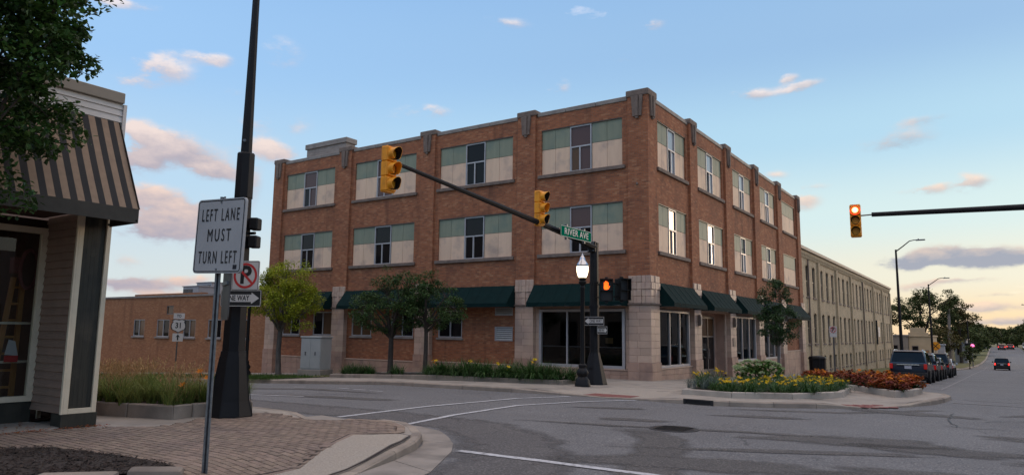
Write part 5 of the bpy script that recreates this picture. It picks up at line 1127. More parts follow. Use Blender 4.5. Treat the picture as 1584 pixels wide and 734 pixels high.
def noparking(par, w, h, panel=None, z=0):
    p = plate_sign(par, w, h, 'white', 'ink' if w > .4 else None, .03, z=z, bw=.008)
    letters(p, 'P', w * .82, 'ink', 0, z, 1.0, .012 * w / .5, -.003)
    n = 28; r1, r0 = w * .43, w * .35
    m = MB().add([(r1 * math.cos(2 * math.pi * k / n), -.005, z + r1 * math.sin(2 * math.pi * k / n)) for k in range(n)] + [(r0 * math.cos(2 * math.pi * k / n), -.005, z + r0 * math.sin(2 * math.pi * k / n)) for k in range(n)], [(i, (i + 1) % n, n + (i + 1) % n, n + i) for i in range(n)])
    obj('ring', m, 'signred', p, recalc=False)
    c, s = math.cos(R(-45)), math.sin(R(-45)); t = w * .04
    obj('slash', MB().add([(r0 * k * c - t * q * s, -.0055, z + r0 * k * s + t * q * c) for k, q in ((-1, -1), (1, -1), (1, 1), (-1, 1))], [(0, 1, 2, 3)]), 'signred', p, recalc=False)
    return p
def oneway(par, w, h, right=True, z=0):
    p = plate_sign(par, w, h, 'ink', 'white', .025, z=z, inset=.006, bw=.010)
    s = 1 if right else -1; a = h * .34
    arrow = [(-w * .44, -h * .22), (w * .26, -h * .22), (w * .26, -a), (w * .45, 0), (w * .26, a), (w * .26, h * .22), (-w * .44, h * .22)]
    shape(p, [(u * s, v) for u, v in (arrow if right else arrow[::-1])], 'white', z=z)
    letters(p, 'ONE WAY', h * .46, 'ink', -s * w * .09, z, .8, .002, -.0055, 0, 1.0, w * .60)
    return p
def section(par, z, lens, inner='ink', glow=None):
    s = obj('section', MB().box(-.17, .17, -.02, .17, z - .178, z + .178), 'yellow', par, bevel=.02)
    obj('door', MB().box(-.155, .155, -.045, -.02, z - .165, z + .165), 'yellow', s, bevel=.015)
    n = 20
    m = MB().add([(0, -.035, z)] + [((.163 if glow else .135) * math.cos(2 * math.pi * k / n), -.047, z + (.163 if glow else .135) * math.sin(2 * math.pi * k / n)) for k in range(n)], [(0, 1 + (k + 1) % n, 1 + k) for k in range(n)])  # lit lens widened over the door to draw the lamp's bloom
    obj('lens', m, lens, s, recalc=False)
    if glow:  # emissive discs continue the painted bloom around the lit lamp
        m = MB().add([(0, -.066, z)] + [(.072 * math.cos(2 * math.pi * k / n), -.060, z + .072 * math.sin(2 * math.pi * k / n)) for k in range(n)], [(0, 1 + (k + 1) % n, 1 + k) for k in range(n)]); obj('lamp', m, 'redcentre', s, recalc=False)
        m = MB().add([(0, -.058, z)] + [(.105 * math.cos(2 * math.pi * k / n), -.050, z + .105 * math.sin(2 * math.pi * k / n)) for k in range(n)], [(0, 1 + (k + 1) % n, 1 + k) for k in range(n)]); obj('lamp', m, glow, s, recalc=False)
    # tunnel visor, cut back underneath, dark inside
    n = 18; a0, a1 = R(-62), R(242); L = .24; vs = []
    for k in range(n + 1):
        a = a0 + (a1 - a0) * k / n; l = L * (.62 + .38 * max(0, math.sin(a)))
        for rr, dl in ((.150, 0), (.150, l), (.140, l), (.140, 0)): vs.append((rr * math.cos(a), -.04 - dl, z + rr * math.sin(a)))
    fo = [(4 * k + j, 4 * k + j + 1, 4 * k + j + 5, 4 * k + j + 4) for k in range(n) for j in (0, 1)]; fi = [(4 * k + 2, 4 * k + 3, 4 * k + 7, 4 * k + 6) for k in range(n)]
    mb = MB().add(vs, fo, 0); mb.add(vs, fi, 1)
    obj('visor', mb, ['yellow', inner], s, recalc=False)
    return s
def head(label, loc, rz, lit=None, grp=None):
    t = thing('traffic_light', label, 'traffic light', loc, rz, grp)
    for k, (l, gl) in enumerate((('redlamp' if lit == 0 else 'tailoff2', 'redcore' if lit == 0 else None), ('amber', None), ('greenoff', None))): section(t, .36 - .36 * k, l, 'yellow' if k == 1 and lit is None or gl else 'ink', gl)
    obj('bracket', MB().tube([(0, .17, .50), (0, .22, .50), (0, .22, -.50), (0, .17, -.50)], .018, 6), 'black', t)
    obj('cap', MB().box(-.15, .15, .0, .16, .538, .555).box(-.15, .15, .0, .16, -.555, -.538), 'yellow', t)
    return t
MT['amber'] = mat('amber_lens', (.035, .016, .006), rough=.5, spec=.05); MT['greenoff'] = mat('green_lens', (.006, .014, .013), rough=.5, spec=.05); MT['tailoff2'] = mat('red_lens_off', (.03, .006, .004), rough=.5, spec=.05)
def octa(prof, par, name, m='pole', c=(0, 0, 0)): return obj(name, MB().lathe(prof, 8, 0, c, R(22.5)), m, par)

mx, my = -.28, -3.97; mz = walk(mx, my)
mp = thing('mast_arm_pole', 'black octagonal traffic signal pole with long mast arm at the far corner', 'signal pole', (mx, my, mz))
octa([(.44, 0), (.44, .03), (.19, 1.06), (.185, 1.1)], mp, 'base'); octa([(.17, 1.1), (.165, 2.66)], mp, 'shaft'); octa([(.19, 2.66), (.19, 2.74)], mp, 'collar'); octa([(.163, 2.74), (.158, 3.5)], mp, 'shaft'); octa([(.18, 3.5), (.18, 3.56)], mp, 'collar'); octa([(.157, 3.56), (.152, 4.9), (.165, 4.9), (.165, 4.95), (.03, 4.99)], mp, 'shaft')
arm = [(.06, -.1 - 10.15 * t, 4.78 + (5.52 + .2 - 4.78) * (t ** .9)) for t in [i / 10 for i in range(11)]]
obj('mast_arm', MB().tube(arm, [.115 - .065 * i / 10 for i in range(11)], 8), 'pole', mp, smooth=True); obj('arm_flange', MB().box(-.14, .16, -.26, -.14, 4.6, 4.98), 'pole', mp, bevel=.02)
for k, (u, v) in enumerate(((-.09, 4.65), (.11, 4.65), (-.09, 4.93), (.11, 4.93))): obj('bolt', MB().tube([(u, -.26, v), (u, -.30, v)], .025, 6), 'galv', mp)
obj('hand_hole', MB().box(-.06, .06, -.30, -.24, .35, .6), 'pole', mp)
h1 = head('leftmost yellow traffic light at the tip of the long mast arm', (-.22, -14.42, 5.34), R(90))
h2 = head('yellow traffic light beside the green street name sign on the mast arm', (-.16, -7.75, 5.42), R(90))
sn = thing('street_name_sign', 'green street name sign with white lettering hung on the mast arm', 'street sign', (.02, -5.80, 4.83), R(90))
pl = plate_sign(sn, 2.10, .37, 'signgreen', 'white', .05, bw=.015, inset=.008); letters(pl, 'RIVER AVE', .30, 'white', 0, -.0, .84, .003, -.006, 0, 1.1, 1.62)
for u in (-.6, .6): obj('hanger', MB().box(u - .03, u + .03, .016, .10, -.25, .25), 'galv', sn)
# pedestrian signals on the pole
def pedhead(label, loc, rz, hand):
    t = thing('pedestrian_signal', label, 'pedestrian signal', loc, rz)
    c = obj('casing', MB().box(-.22, .22, -.02, .20, -.38, .38), 'black', t, bevel=.025)
    obj('visor', MB().box(-.23, .23, -.2, -.02, .36, .39).box(-.23, -.21, -.2, -.02, -.02, .36).box(.21, .23, -.2, -.02, -.02, .36).box(-.23, .23, -.17, -.02, -.03, -.01).box(-.23, -.21, -.17, -.02, -.37, -.03).box(.21, .23, -.17, -.02, -.37, -.03), 'black', t)
    obj('face', MB().quad((-.2, -.022, -.36), (.2, -.022, -.36), (.2, -.022, .35), (-.2, -.022, .35)), 'ink', c, recalc=False)
    if hand:
        hp = MB(); hp.prism(rounded(.16, .17, .05), lambda u, v, d: (u - .01, d, v + .10), -.03, -.025)
        for u, l in ((-.07, .24), (-.028, .28), (.014, .275), (.054, .24)): hp.prism(rounded(.034, .15, .016), lambda q, v, d, u=u, l=l: (q + u, d, v + l - .04), -.032, -.027)
        hp.prism([(.05, .05), (.075, .04), (.125, .13), (.10, .15)], SG, -.032, -.027)
        obj('raised_hand', hp, 'hand', t, recalc=False)
    obj('arm', MB().tube([(-.22, .1, .2), (-.42, .12, .2)], .025, 6).tube([(-.22, .1, -.25), (-.42, .12, -.25)], .025, 6), 'black', t)
    obj('terminal', MB().box(-.05, .05, .03, .13, .38, .46).box(-.05, .05, .03, .13, -.45, -.38), 'black', t)
pedhead('black pedestrian signal showing an orange hand beside the far signal pole', (.20, -3.98, 3.06), R(28), True)
pedhead('unlit black pedestrian signal turned sideways right of the orange hand', (.58, -3.45, 3.10), R(62), False)
t = thing('one_way_sign', 'black one way sign pointing left on the far signal pole', 'one way sign', (-.16, -4.24, 1.98), R(2)); oneway(t, .78, .31, False); obj('strap', MB().box(-.2, .2, .014, .10, -.03, .03), 'galv', t)
t = thing('one_way_sign', 'smaller black one way sign pointing right, lowest on the far signal pole', 'one way sign', (.02, -3.96, 1.67), R(72)); oneway(t, .50, .27, True); obj('strap', MB().box(-.03, .03, .014, .12, -.1, .1), 'galv', t)

# right mast arm over the avenue
t = thing('mast_arm_pole', 'dark mast arm reaching in from the right over the avenue', 'signal pole', (20.6, -.2, g(20.6, 0) + .13))
octa([(.44, 0), (.44, .03), (.19, 1.06), (.17, 1.1), (.16, 5.9), (.03, 5.95)], t, 'shaft')
zt = -t.location.z
obj('mast_arm', MB().tube([(-.1 - 12.3 * k / 10, 0, zt + 5.28 + .34 * (k / 10)) for k in range(11)], [.135 - .06 * k / 10 for k in range(11)], 8), 'pole', t, smooth=True)
obj('arm_stub', MB().tube([(-12.4, 0, zt + 5.62), (-12.75, .05, zt + 5.62)], .025, 6).tube([(-12.36, 0, zt + 5.55), (-12.36, 0, zt + 5.69)], .05, 6), 'galv', t)
h3 = head('yellow traffic light showing red over the avenue on the right', (7.72, -.36, 5.43), R(6), 0)
# NE corner pavement piece it stands on (outside the frame)
NEC = [(20, 300), (20, 4), (20.4, 1.5), (21.5, -.6), (23.5, -2), (60, -2.4)]
ne = sheet('pavement', [(20, 300), (20, 4), (20.4, 1.5), (21.5, -.6), (23.5, -2), (60, -2.4), (60, 300)], lambda x, y: g(x, y) + .13, 0, 'conc', 8, depth=.4); ne['label'] = 'pavement across the avenue on the right'

# near left pole
px_, py_ = -.42, -18.18; pz = walk(px_, py_)
lp = thing('street_pole', 'tall black octagonal street pole with flared base on the brick corner', 'street pole', (px_, py_, pz), R(10))
octa([(.42, 0), (.42, .04), (.36, .3), (.245, 1.12), (.235, 1.2)], lp, 'base'); octa([(.215, 1.2), (.162, 4.1)], lp, 'shaft'); octa([(.178, 4.1), (.172, 4.95), (.15, 4.98)], lp, 'sleeve'); octa([(.112, 4.95), (.075, 7.7), (.06, 10.2)], lp, 'upper_shaft')
obj('bolt', MB().tube([(.05, -.1, 5.2), (.07, -.14, 5.2)], .03, 6), 'galv', lp)
for k in range(8): obj('base_seam', MB().tube([(.425 * math.cos(R(22.5 + 45 * k)), .425 * math.sin(R(22.5 + 45 * k)), .02), (.25 * math.cos(R(22.5 + 45 * k)), .25 * math.sin(R(22.5 + 45 * k)), 1.1)], .008, 4), 'pole', lp)
t = thing('pedestrian_signal', 'black pedestrian signal seen from the side on the near pole', 'pedestrian signal', (-.16, -18.06, 3.36), R(-60))
for z in (.17, -.17): obj('casing', MB().box(-.11, .11, -.09, .08, z - .115, z + .115), 'black', t, bevel=.02)
obj('arm', MB().tube([(0, .0, 0), (-.1, -.25, 0)], .03, 6), 'black', t)
t = thing('no_parking_sign', 'white no parking sign with red circle on the near black pole', 'no parking sign', (.18, -18.45, 2.51), R(24)); noparking(t, .54, .54); obj('strap', MB().box(-.25, .05, .014, .10, -.03, .03), 'galv', t)
t = thing('one_way_sign', 'black one way sign pointing right under the no parking sign', 'one way sign', (.155, -18.50, 2.10), R(24)); oneway(t, .80, .30, True); obj('strap', MB().box(-.25, .05, .014, .10, -.03, .03), 'galv', t)

# near sign post: perforated U channel
sx_, sy_ = 3.99, -21.49; sz = walk(sx_, sy_)
t = thing('sign_post', 'galvanised U channel sign post in the brick pavement', 'sign post', (sx_, sy_, sz - .15), R(15))
pf = [(-.04, .0), (-.04, .006), (-.018, .006), (-.014, .034), (.014, .034), (.018, .006), (.04, .006), (.04, .0), (.014, .0), (.010, .028), (-.010, .028), (-.014, .0)]
obj('channel', MB().add([(u, v, 0) for u, v in pf] + [(u, v, 3.3) for u, v in pf], [(k, (k + 1) % 12, 12 + (k + 1) % 12, 12 + k) for k in range(12)]), 'galv', t)
for k in range(30): obj('hole', MB().box(-.005, .005, .0335, .0352, .2 + k * .1, .21 + k * .1), 'ink', t)
t = thing('lane_sign', 'large white lane sign in black capitals on the galvanised post', 'road sign', (4.085, -21.57, 2.605), R(6)); t.rotation_euler = (0, R(1.5), R(6))
p = plate_sign(t, .80, .86, 'signshade', 'ink', .05, t=.03, bw=.012, inset=.014)
for s_, z, f_ in (('LEFT LANE', .235, .62), ('MUST', .0, .385), ('TURN LEFT', -.255, .635)): letters(p, s_, .205, 'ink', 0, z, .6, .0, -.004, 0, 1.38, f_)
for z in (.39, -.385): obj('bolt', MB().tube([(0, -.012, z), (0, 0, z)], .012, 6), 'galv', p)
obj('sticker', MB().box(.27, .33, -.003, 0, -.385, -.335), 'paint_dark', p)
t = thing('road_sign', 'bare grey back of a road sign below the lane sign on the post', 'road sign', (4.06, -21.42, 2.15), R(-26))
obj('panel', MB().prism(rounded(.55, 1.0, .06), SG, 0, .012), 'signback', t); obj('rail', MB().box(-.2, .2, -.02, 0, -.1, -.06), 'galv', t)

# route assembly on the far verge
gx, gy = -24.5, -5.0; gz = walk(gx, gy)
t = thing('route_sign', 'white route marker with shield and arrow before the orange brick wall', 'road sign', (gx, gy, gz), R(72))
obj('post', MB().box(-.03, .03, .02, .06, 0, 3.25), 'signback', t)
p = plate_sign(t, .55, .30, 'white', None, .02, z=3.10); letters(p, 'TO', .20, 'ink', 0, 3.10, .8, .006)
shd = [(0, -.36), (.16, -.27), (.31, -.20), (.36, -.05), (.33, .12), (.27, .20), (.31, .29), (.17, .34), (.0, .30), (-.17, .34), (-.31, .29), (-.27, .20), (-.33, .12), (-.36, -.05), (-.31, -.20), (-.16, -.27)]
q = obj('sign_panel', MB().prism([(u * 1.06, v * 1.05 + 2.59) for u, v in shd], SG, 0, .012), 'ink', t); shape(q, [(u * .93, v * .93) for u, v in shd], 'white', 'shield', z=2.59); letters(q, '31', .40, 'ink', 0, 2.59, .85, .010, -.006)
p = plate_sign(t, .52, .42, 'white', None, .02, z=1.98); shape(p, [(-.035, -.15), (.035, -.15), (.035, .03), (.11, .0), (0, .17), (-.11, .0), (-.035, .03)], 'ink', z=1.98)

# street lamps: cast iron post, acorn globe
def lamp(label, x, y, lit=True):
    t = thing('street_lamp', label, 'street lamp', (x, y, walk(x, y)), 0, None)
    obj('base', MB().lathe([(.26, 0), (.26, .10), (.235, .13), (.235, .2), (.175, .28), (.15, .32), (.19, .38), (.205, .46), (.16, .54), (.12, .60), (.135, .64), (.135, .70), (.10, .74)], 16), 'black', t, smooth=True)
    obj('shaft', MB().lathe([(.085, .74), (.08, 1.0), (.068, 3.2), (.085, 3.24), (.085, 3.30), (.06, 3.33)], 12), 'black', t, smooth=True)
    obj('fitter', MB().lathe([(.06, 3.33), (.12, 3.40), (.135, 3.46), (.10, 3.50), (.13, 3.55), (.135, 3.60)], 14), 'black', t, smooth=True)
    gl = obj('globe', MB().lathe([(.12, 3.60), (.165, 3.68), (.195, 3.80), (.205, 3.92), (.20, 4.0)], 18), 'globe', t, smooth='full')
    obj('cap', MB().lathe([(.215, 4.0), (.205, 4.04), (.16, 4.12), (.11, 4.18), (.09, 4.26), (.075, 4.30), (.04, 4.34), (.02, 4.40), (.005, 4.44)], 18), 'chrome', t, smooth=True)
    obj('band', MB().lathe([(.218, 3.985), (.222, 4.01), (.215, 4.03)], 18), 'galv', t)
    return t
l1 = lamp('lit black street lamp with acorn globe in front of the dark store window', -.06, -5.25)
ld_ = bpy.data.lights.new('lamp_light', 'POINT'); ld_.energy = 28; ld_.color = (1, .72, .40); ld_.shadow_soft_size = .19
lo = bpy.data.objects.new('lamp_light', ld_); COL.objects.link(lo); lo.parent = l1; lo.location = (0, 0, 3.83); 
l2 = dup(l1, (-17.45, -5.75, walk(-17.45, -5.75)), 0, 'black street lamp half hidden behind the near street pole')
# no parking post by the parked cars
t = thing('no_parking_sign', 'small no parking sign on a dark post among the rust coloured plants', 'no parking sign', (5.1, 9.7, walk(5.1, 9.7)))
obj('post', MB().box(-.035, .035, .015, .06, 0, 2.55), 'signback', t); p = noparking(t, .32, .32, z=2.40); obj('sub_panel', MB().box(-.15, .15, 0, .012, 2.06, 2.22), 'white', p)
# far street lights
def cobra(label, x, y, h, al):
    z0 = walk(x, y); t = thing('street_light', label, 'street light', (x, y, z0))
    obj('pole', MB().tube([(0, 0, 0), (0, 0, h)], [.14, .07], 8), 'pole', t); obj('base', MB().lathe([(.2, 0), (.2, .15), (.15, .5)], 8), 'pole', t)
    obj('arm', MB().tube([(0, 0, h - .15), (al * .35, 0, h + .25), (al * .65, 0, h + .62), (al * .85, 0, h + .68), (al, 0, h + .68)], [.05, .045, .04, .035, .035], 6), 'pole', t)
    obj('luminaire', MB().box(al - .1, al + .55, -.13, .13, h + .62, h + .71), 'galv', t, bevel=.02); obj('photocell', MB().box(al + .05, al + .13, -.04, .04, h + .71, h + .78), 'galv', t)
cobra('tall dark street light arching over the parked cars, nearer of the two', 5.3, 36.4, 8.4 - walk(5.3, 36.4), 1.5)
cobra('tall dark street light before the big tree, farther of the two', 5.3, 68.5, 7.7 - walk(5.3, 68.5), 1.6)
def upole(label, x, y, top, r0, cross, m, lean=0):
    z0 = interp(y, *AY) + .1; t = thing('utility_pole', label, 'utility pole', (x, y, z0)); h = top - z0
    obj('shaft', MB().tube([(0, 0, 0), (lean, 0, h)], [r0, r0 * .7], 8), m, t)
    if cross: obj('crossarm', MB().box(lean - 1.1, lean + 1.1, -.06, .06, h - .7, h - .55), m, t); obj('insulator', MB().box(lean - 1.0, lean - .92, -.04, .04, h - .55, h - .38).box(lean + .92, lean + 1.0, -.04, .04, h - .55, h - .38), 'galv', t)
upole('pale leaning wooden utility pole in front of the big tree', 4.6, 118, 6.6, .30, False, 'pole_wood', .35)
upole('thin dark pole beside the white building', 7.4, 122, 4.6, .14, False, 'pole')
upole('distant wooden pole with crossarm right of the avenue', 17.6, 165, 9.6, .18, True, 'pole_wood')
t = thing('warning_sign', 'round yellow railway warning sign above the parked cars', 'road sign', (5.5, 70.5, walk(5.5, 70.5)))
obj('post', MB().box(-.04, .04, .02, .06, 0, 2.6), 'signback', t); n = 20
p = obj('disc', MB().prism([(.5 * math.cos(2 * math.pi * k / n), 2.75 + .5 * math.sin(2 * math.pi * k / n)) for k in range(n)], SG, 0, .02), 'yellow', t)
for s_ in (1, -1): obj('cross', MB().add([(-.33 * s_ - .06, -.005, 2.42), (-.33 * s_ + .06, -.005, 2.42), (.33 * s_ + .06, -.005, 3.08), (.33 * s_ - .06, -.005, 3.08)], [(0, 1, 2, 3)]), 'ink', p, recalc=False)
t = thing('crossing_signal', 'railway crossing signal glowing pink beside the distant road', 'crossing signal', (8.2, 106, interp(106, *AY) + .1))
obj('post', MB().tube([(0, 0, 0), (0, 0, 3.8)], .08, 6), 'galv', t); obj('backboard', MB().box(-.95, .45, -.0, .1, 2.85, 3.65), 'black', t, bevel=.05); obj('lamp', MB().lathe([(.26, 0), (.24, .1), (.1, .14)], 14), 'pinklamp', t).rotation_euler = (R(90), 0, 0)
kids_ = [c for c in t.children if c.name.startswith('lamp')]; kids_[0].location = (.1, -.02, 3.25)

# ------------------------------------------------------------------ plants
def leafmesh(mb, c, size, r, n=1, droop=.3, asp=.55):
    """folded leaf: two faces either side of the midrib"""
    for _ in range(n):
        a = r.uniform(0, 6.283); el = r.gauss(-droop, .5); d = Vector((math.cos(a) * math.cos(el), math.sin(a) * math.cos(el), math.sin(el)))
        s = d.cross(Vector((r.uniform(-.4, .4), r.uniform(-.4, .4), 1))).normalized(); u = s.cross(d); L = size * r.uniform(.7, 1.25); w = L * asp / 2
        b = Vector(c); m = b + d * L * .5; t = b + d * L
        mb.add([b, m + s * w + u * w * .35, t, m - s * w + u * w * .35], [(0, 1, 2), (0, 2, 3)])
def rand_in(r, c, rad):
    while True:
        p = Vector((r.uniform(-1, 1), r.uniform(-1, 1), r.uniform(-1, 1)))
        if p.length < 1: return Vector((c[0] + p.x * rad[0], c[1] + p.y * rad[1], c[2] + p.z * rad[2]))
def tree(name, label, x, y, z, h0, lobes, nclump, nleaf, lsize, leaf, bark, r0, seed, grp=None, lean=(0, 0), crad=.5, limbs=10, asp=.55, clip=None):
    """trunk + limbs that reach the leaf clumps; lobes = [(cx,cy,cz,rx,ry,rz)] relative to the base"""
    r = random.Random(seed); t = thing(name, label, 'tree', (x, y, z), 0, grp)
    clumps = []; vol = [l[3] * l[4] * l[5] for l in lobes]; tv = sum(vol)
    for l, v in zip(lobes, vol):
        for _ in range(max(3, int(nclump * v / tv))):
            p = rand_in(r, (0, 0, 0), (1, 1, 1)); q = p.length; 
            if q > .05: p = p / q * (q ** .45)
            clumps.append(Vector((l[0] + p.x * l[3], l[1] + p.y * l[4], l[2] + p.z * l[5])))
    top = Vector((lean[0], lean[1], h0)); fork = top * 1.0
    tr = MB(); mid = top * .5 + Vector((r.uniform(-.1, .1) * r0 * 4, r.uniform(-.1, .1) * r0 * 4, 0))
    tr.tube([(0, 0, -.1), (0, 0, .12), mid * .5, mid, top], [r0 * 1.5, r0 * 1.1, r0, r0 * .92, r0 * .78], 9)
    to = obj('trunk', tr, bark, t, smooth=True)
    br = MB(); cs = sorted(clumps, key=lambda c: r.random())[:limbs]
    joints = []
    for c in cs:
        st = top * r.uniform(.82, 1.0); v = c - st; m1 = st + v * .35 + Vector((0, 0, v.length * .12)) + Vector((r.uniform(-.1, .1), r.uniform(-.1, .1), 0)) * v.length; m2 = st + v * .7 + Vector((0, 0, v.length * .06))
        br.tube([st, m1, m2, c], [r0 * .55, r0 * .38, r0 * .22, r0 * .07], 5); joints += [m1, m2]
    for c in clumps:
        j = min(joints, key=lambda q: (q - c).length); 
        br.tube([j, (j + c) / 2 + Vector((0, 0, .06 * (c - j).length)), c], [r0 * .14, r0 * .09, r0 * .03], 4, caps=False)
    obj('limbs', br, bark, t, smooth=True)
    fo = MB()
    for c in clumps:
        k = crad * r.uniform(.55, 1.25); fl = r.uniform(.5, .85)
        for _ in range(int(nleaf * r.uniform(.6, 1.3))):
            p = rand_in(r, c, (k, k, k * fl))
            if clip and clip(p): continue
            leafmesh(fo, p, lsize, r, 1, .35, asp)
    o = obj('foliage', fo, leaf, t, recalc=False); o['kind'] = 'stuff'
    return t
# tree over the near bed; its trunk stands left of the frame
T0 = tree('maple_tree', 'dark green leafy tree overhanging the striped awning at upper left', .25, -23.35, walk(.25, -23.35), 2.9,
     [(.55, .75, 4.75, .95, .95, 1.3), (.05, 0, 5.6, 1.4, 1.4, 1.6), (.9, 1.1, 5.6, .55, .55, .9), (.5, .95, 3.8, .75, .55, .6), (.1, .5, 4.2, .6, .6, .9)], 140, 185, .092, 'leafmaple', 'bark', .10, 5, crad=.38, limbs=16, asp=.72)
tree('honey_locust_tree', 'yellow green tree in front of the brick wall beside the utility cabinet', -17.5, -3.9, walk(-17.5, -3.9) + .02, 2.3,
     [(.1, 0, 3.7, 2.0, 1.7, 1.0), (.1, 0, 4.6, 1.4, 1.2, .9), (-.9, .2, 4.0, 1.1, 1.0, .9), (1.5, 0, 2.9, .95, .8, .75)], 130, 150, .125, 'leafyellow', 'barkgrey', .13, 6, crad=.42, limbs=14, asp=.45)
tree('crabapple_tree', 'taller dark green tree with a forked trunk, left of the pair in the planter', -9.9, -4.1, walk(-10, -4.1) + .1, 1.7,
     [(-.1, 0, 2.75, 1.9, 1.4, .95), (.3, 0, 3.4, 1.5, 1.1, .85), (-.3, 0, 4.2, .3, .3, .8), (-1.7, 0, 2.2, .6, .5, .25), (1.0, 0, 3.8, .8, .7, .5)], 150, 66, .105, 'leafdark', 'bark', .12, 7, crad=.30, limbs=18)
tree('crabapple_tree', 'shorter dark green tree with a straight thin trunk, right of the pair in the planter', -8.05, -4.0, walk(-8, -4) + .1, 2.0,
     [(.35, 0, 2.75, 1.3, 1.1, 1.0), (-.1, 0, 3.5, .8, .8, .6), (.2, 0, 4.0, .3, .3, .45), (1.3, 0, 2.4, .6, .5, .45)], 100, 66, .105, 'leafdark', 'bark', .095, 8, crad=.28, limbs=14)
tree('pear_tree', 'slender young tree with a pale trunk before the rightmost shop awning', 4.46, 2.13, walk(4.46, 2.13) + .18, 1.45,
     [(0, 0, 2.15, .80, .80, .75), (-.05, 0, 3.0, .62, .62, .8), (-.15, 0, 3.8, .28, .28, .55)], 90, 105, .085, 'leafpear', 'barkgrey', .055, 9, crad=.22, limbs=12)

def blades(mb, c, n, L, w, r, spread=.8, up=1.0, seg=4, m=0):
    for _ in range(n):
        a = r.uniform(0, 6.283); l = L * r.uniform(.6, 1.15); q = r.uniform(.25, spread); p = Vector(c) + Vector((r.uniform(-.06, .06), r.uniform(-.06, .06), 0)) ; d = Vector((math.cos(a), math.sin(a), 0)); s = Vector((-d.y, d.x, 0)) * w * r.uniform(.7, 1.2)
        vs = []; el = R(86) - q * .35
        pts = [p]
        for k in range(seg):
            e = el - q * 1.9 * ((k + .5) / seg) ** 1.6; pts.append(pts[-1] + (d * math.cos(e) + Vector((0, 0, 1)) * math.sin(e) * up) * l / seg)
        for k, pt in enumerate(pts): ww = (1 - (k / seg) ** 2) * .5 + (.02 if k == seg else 0); vs += [pt - s * ww, pt + s * ww]
        mb.add(vs, [(2 * k, 2 * k + 1, 2 * k + 3, 2 * k + 2) for k in range(seg)], m)
def flower_mesh(m, s=.06):
    mb = MB()
    for k in range(6):
        a = R(60 * k); c, q = math.cos(a), math.sin(a); mb.add([(0, 0, 0), (s * .6 * c - s * .32 * q, s * .6 * q + s * .32 * c, s * .55), (s * 1.15 * c, s * 1.15 * q, s * .75), (s * .6 * c + s * .32 * q, s * .6 * q - s * .32 * c, s * .55)], [(0, 1, 2), (0, 2, 3)])
    mb.tube([(0, 0, -.12), (0, 0, .01)], .004, 4); return mb.mesh('flower', m, recalc=False)
FY_, FO_ = flower_mesh('lilyflower', .068), flower_mesh('orangeflower', .07)
r = random.Random(3); LILY = []
for k in range(4):
    mb = MB()
    for _ in range(5): blades(mb, (r.uniform(-.16, .16), r.uniform(-.16, .16), 0), 30, .72, .024, r, 1.7)
    LILY.append(mb.mesh('foliage', 'lily', recalc=False))
def lilies(pts, label, grp, h, fl, fmesh, scale=1.0, seed=1, fz=(.48, .66)):
    r = random.Random(seed)
    for i, (x, y) in enumerate(pts):
        t = thing('daylily', label, 'daylily', (x, y, walk(x, y) + h), r.uniform(0, 6.28), grp); s = scale * r.uniform(.85, 1.15); t.scale = (s, s, s * r.uniform(.75, .95))
        place('foliage', LILY[i % 4], t)
        for _ in range(fl if isinstance(fl, int) else r.choice(fl)): place('flower', fmesh, t, (r.uniform(-.3, .3), r.uniform(-.3, .3), r.uniform(*fz)), rot=(r.uniform(-.9, .9), r.uniform(-.9, .9), 0))
lilies([(-5.7 + .42 * k + r.uniform(-.08, .08), -5.75 + .16 * k * .42 / .5 * .62 + (.0, .55)[k % 2] + r.uniform(-.06, .06)) for k in range(12)] + [(-5.7 + .36 * k, -5.85 + .085 * k + r.uniform(-.05, .05)) for k in range(13)], 'green daylily clump in the curbed bed beneath the store awning', 'daylilies beneath the store awning', .11, (0, 0, 0, 0, 1), FY_, 1.2, 4, (.40, .55))
lilies([(-11.45, -5.1), (-10.95, -5.2), (-10.5, -5.1), (-10.05, -5.25), (-11.2, -4.7), (-10.4, -4.7)], 'green daylily clump at the utility cabinet end of the long planter', 'daylilies left of the two planter trees', .10, 0, FO_, .9, 5)
lilies([(-8.55, -5.1)], 'single pale based daylily clump between the two planter trees', 'daylily between the planter trees', .10, 0, FO_, .85, 6)
lilies([(-6.35, -5.6)], 'green daylily clump with orange blooms at the right end of the long planter', 'daylily at the planter end', .10, 2, FO_, 1.1, 16)
YP = []
rr = random.Random(8)
for k in range(900):
    x, y = rr.uniform(3.9, 7.4), rr.uniform(-6.0, .0)
    if inside(x, y, [(4.4, -5.75), (5.15, -6.05), (6.45, -5.2), (7.35, -3.3), (7.15, -.8), (6.0, 0), (5.2, -3.2)]) and all(math.hypot(x - a, y - b) > .40 for a, b in YP): YP.append((x, y))
lilies(YP, 'clump of yellow blooming daylilies in the pale curbed bed above the storm drain', 'yellow daylilies in the corner bed', .11, (2, 3, 3, 4, 5), FY_, .80, 7, (.38, .52))
# grey lavender at the left end of that bed
lav = MB(); r = random.Random(4)
for _ in range(14):
    c = (r.uniform(-.62, .62), r.uniform(-.35, .35), 0)
    blades(lav, c, 34, .42, .012, r, .75, 1, 3)
t = thing('lavender_bush', 'grey green lavender bush at the left end of the yellow lily bed', 'lavender', (4.15, -5.1, walk(4.15, -5.1) + .16), R(50)); obj('foliage', lav, 'lav', t, recalc=False)['kind'] = 'stuff'
lilies([(3.75, -4.6), (3.65, -4.0), (4.1, -3.9)], 'yellow daylily clump behind the grey lavender bush', 'daylilies behind the lavender', .16, (3, 4), FY_, .9, 12, (.42, .62))
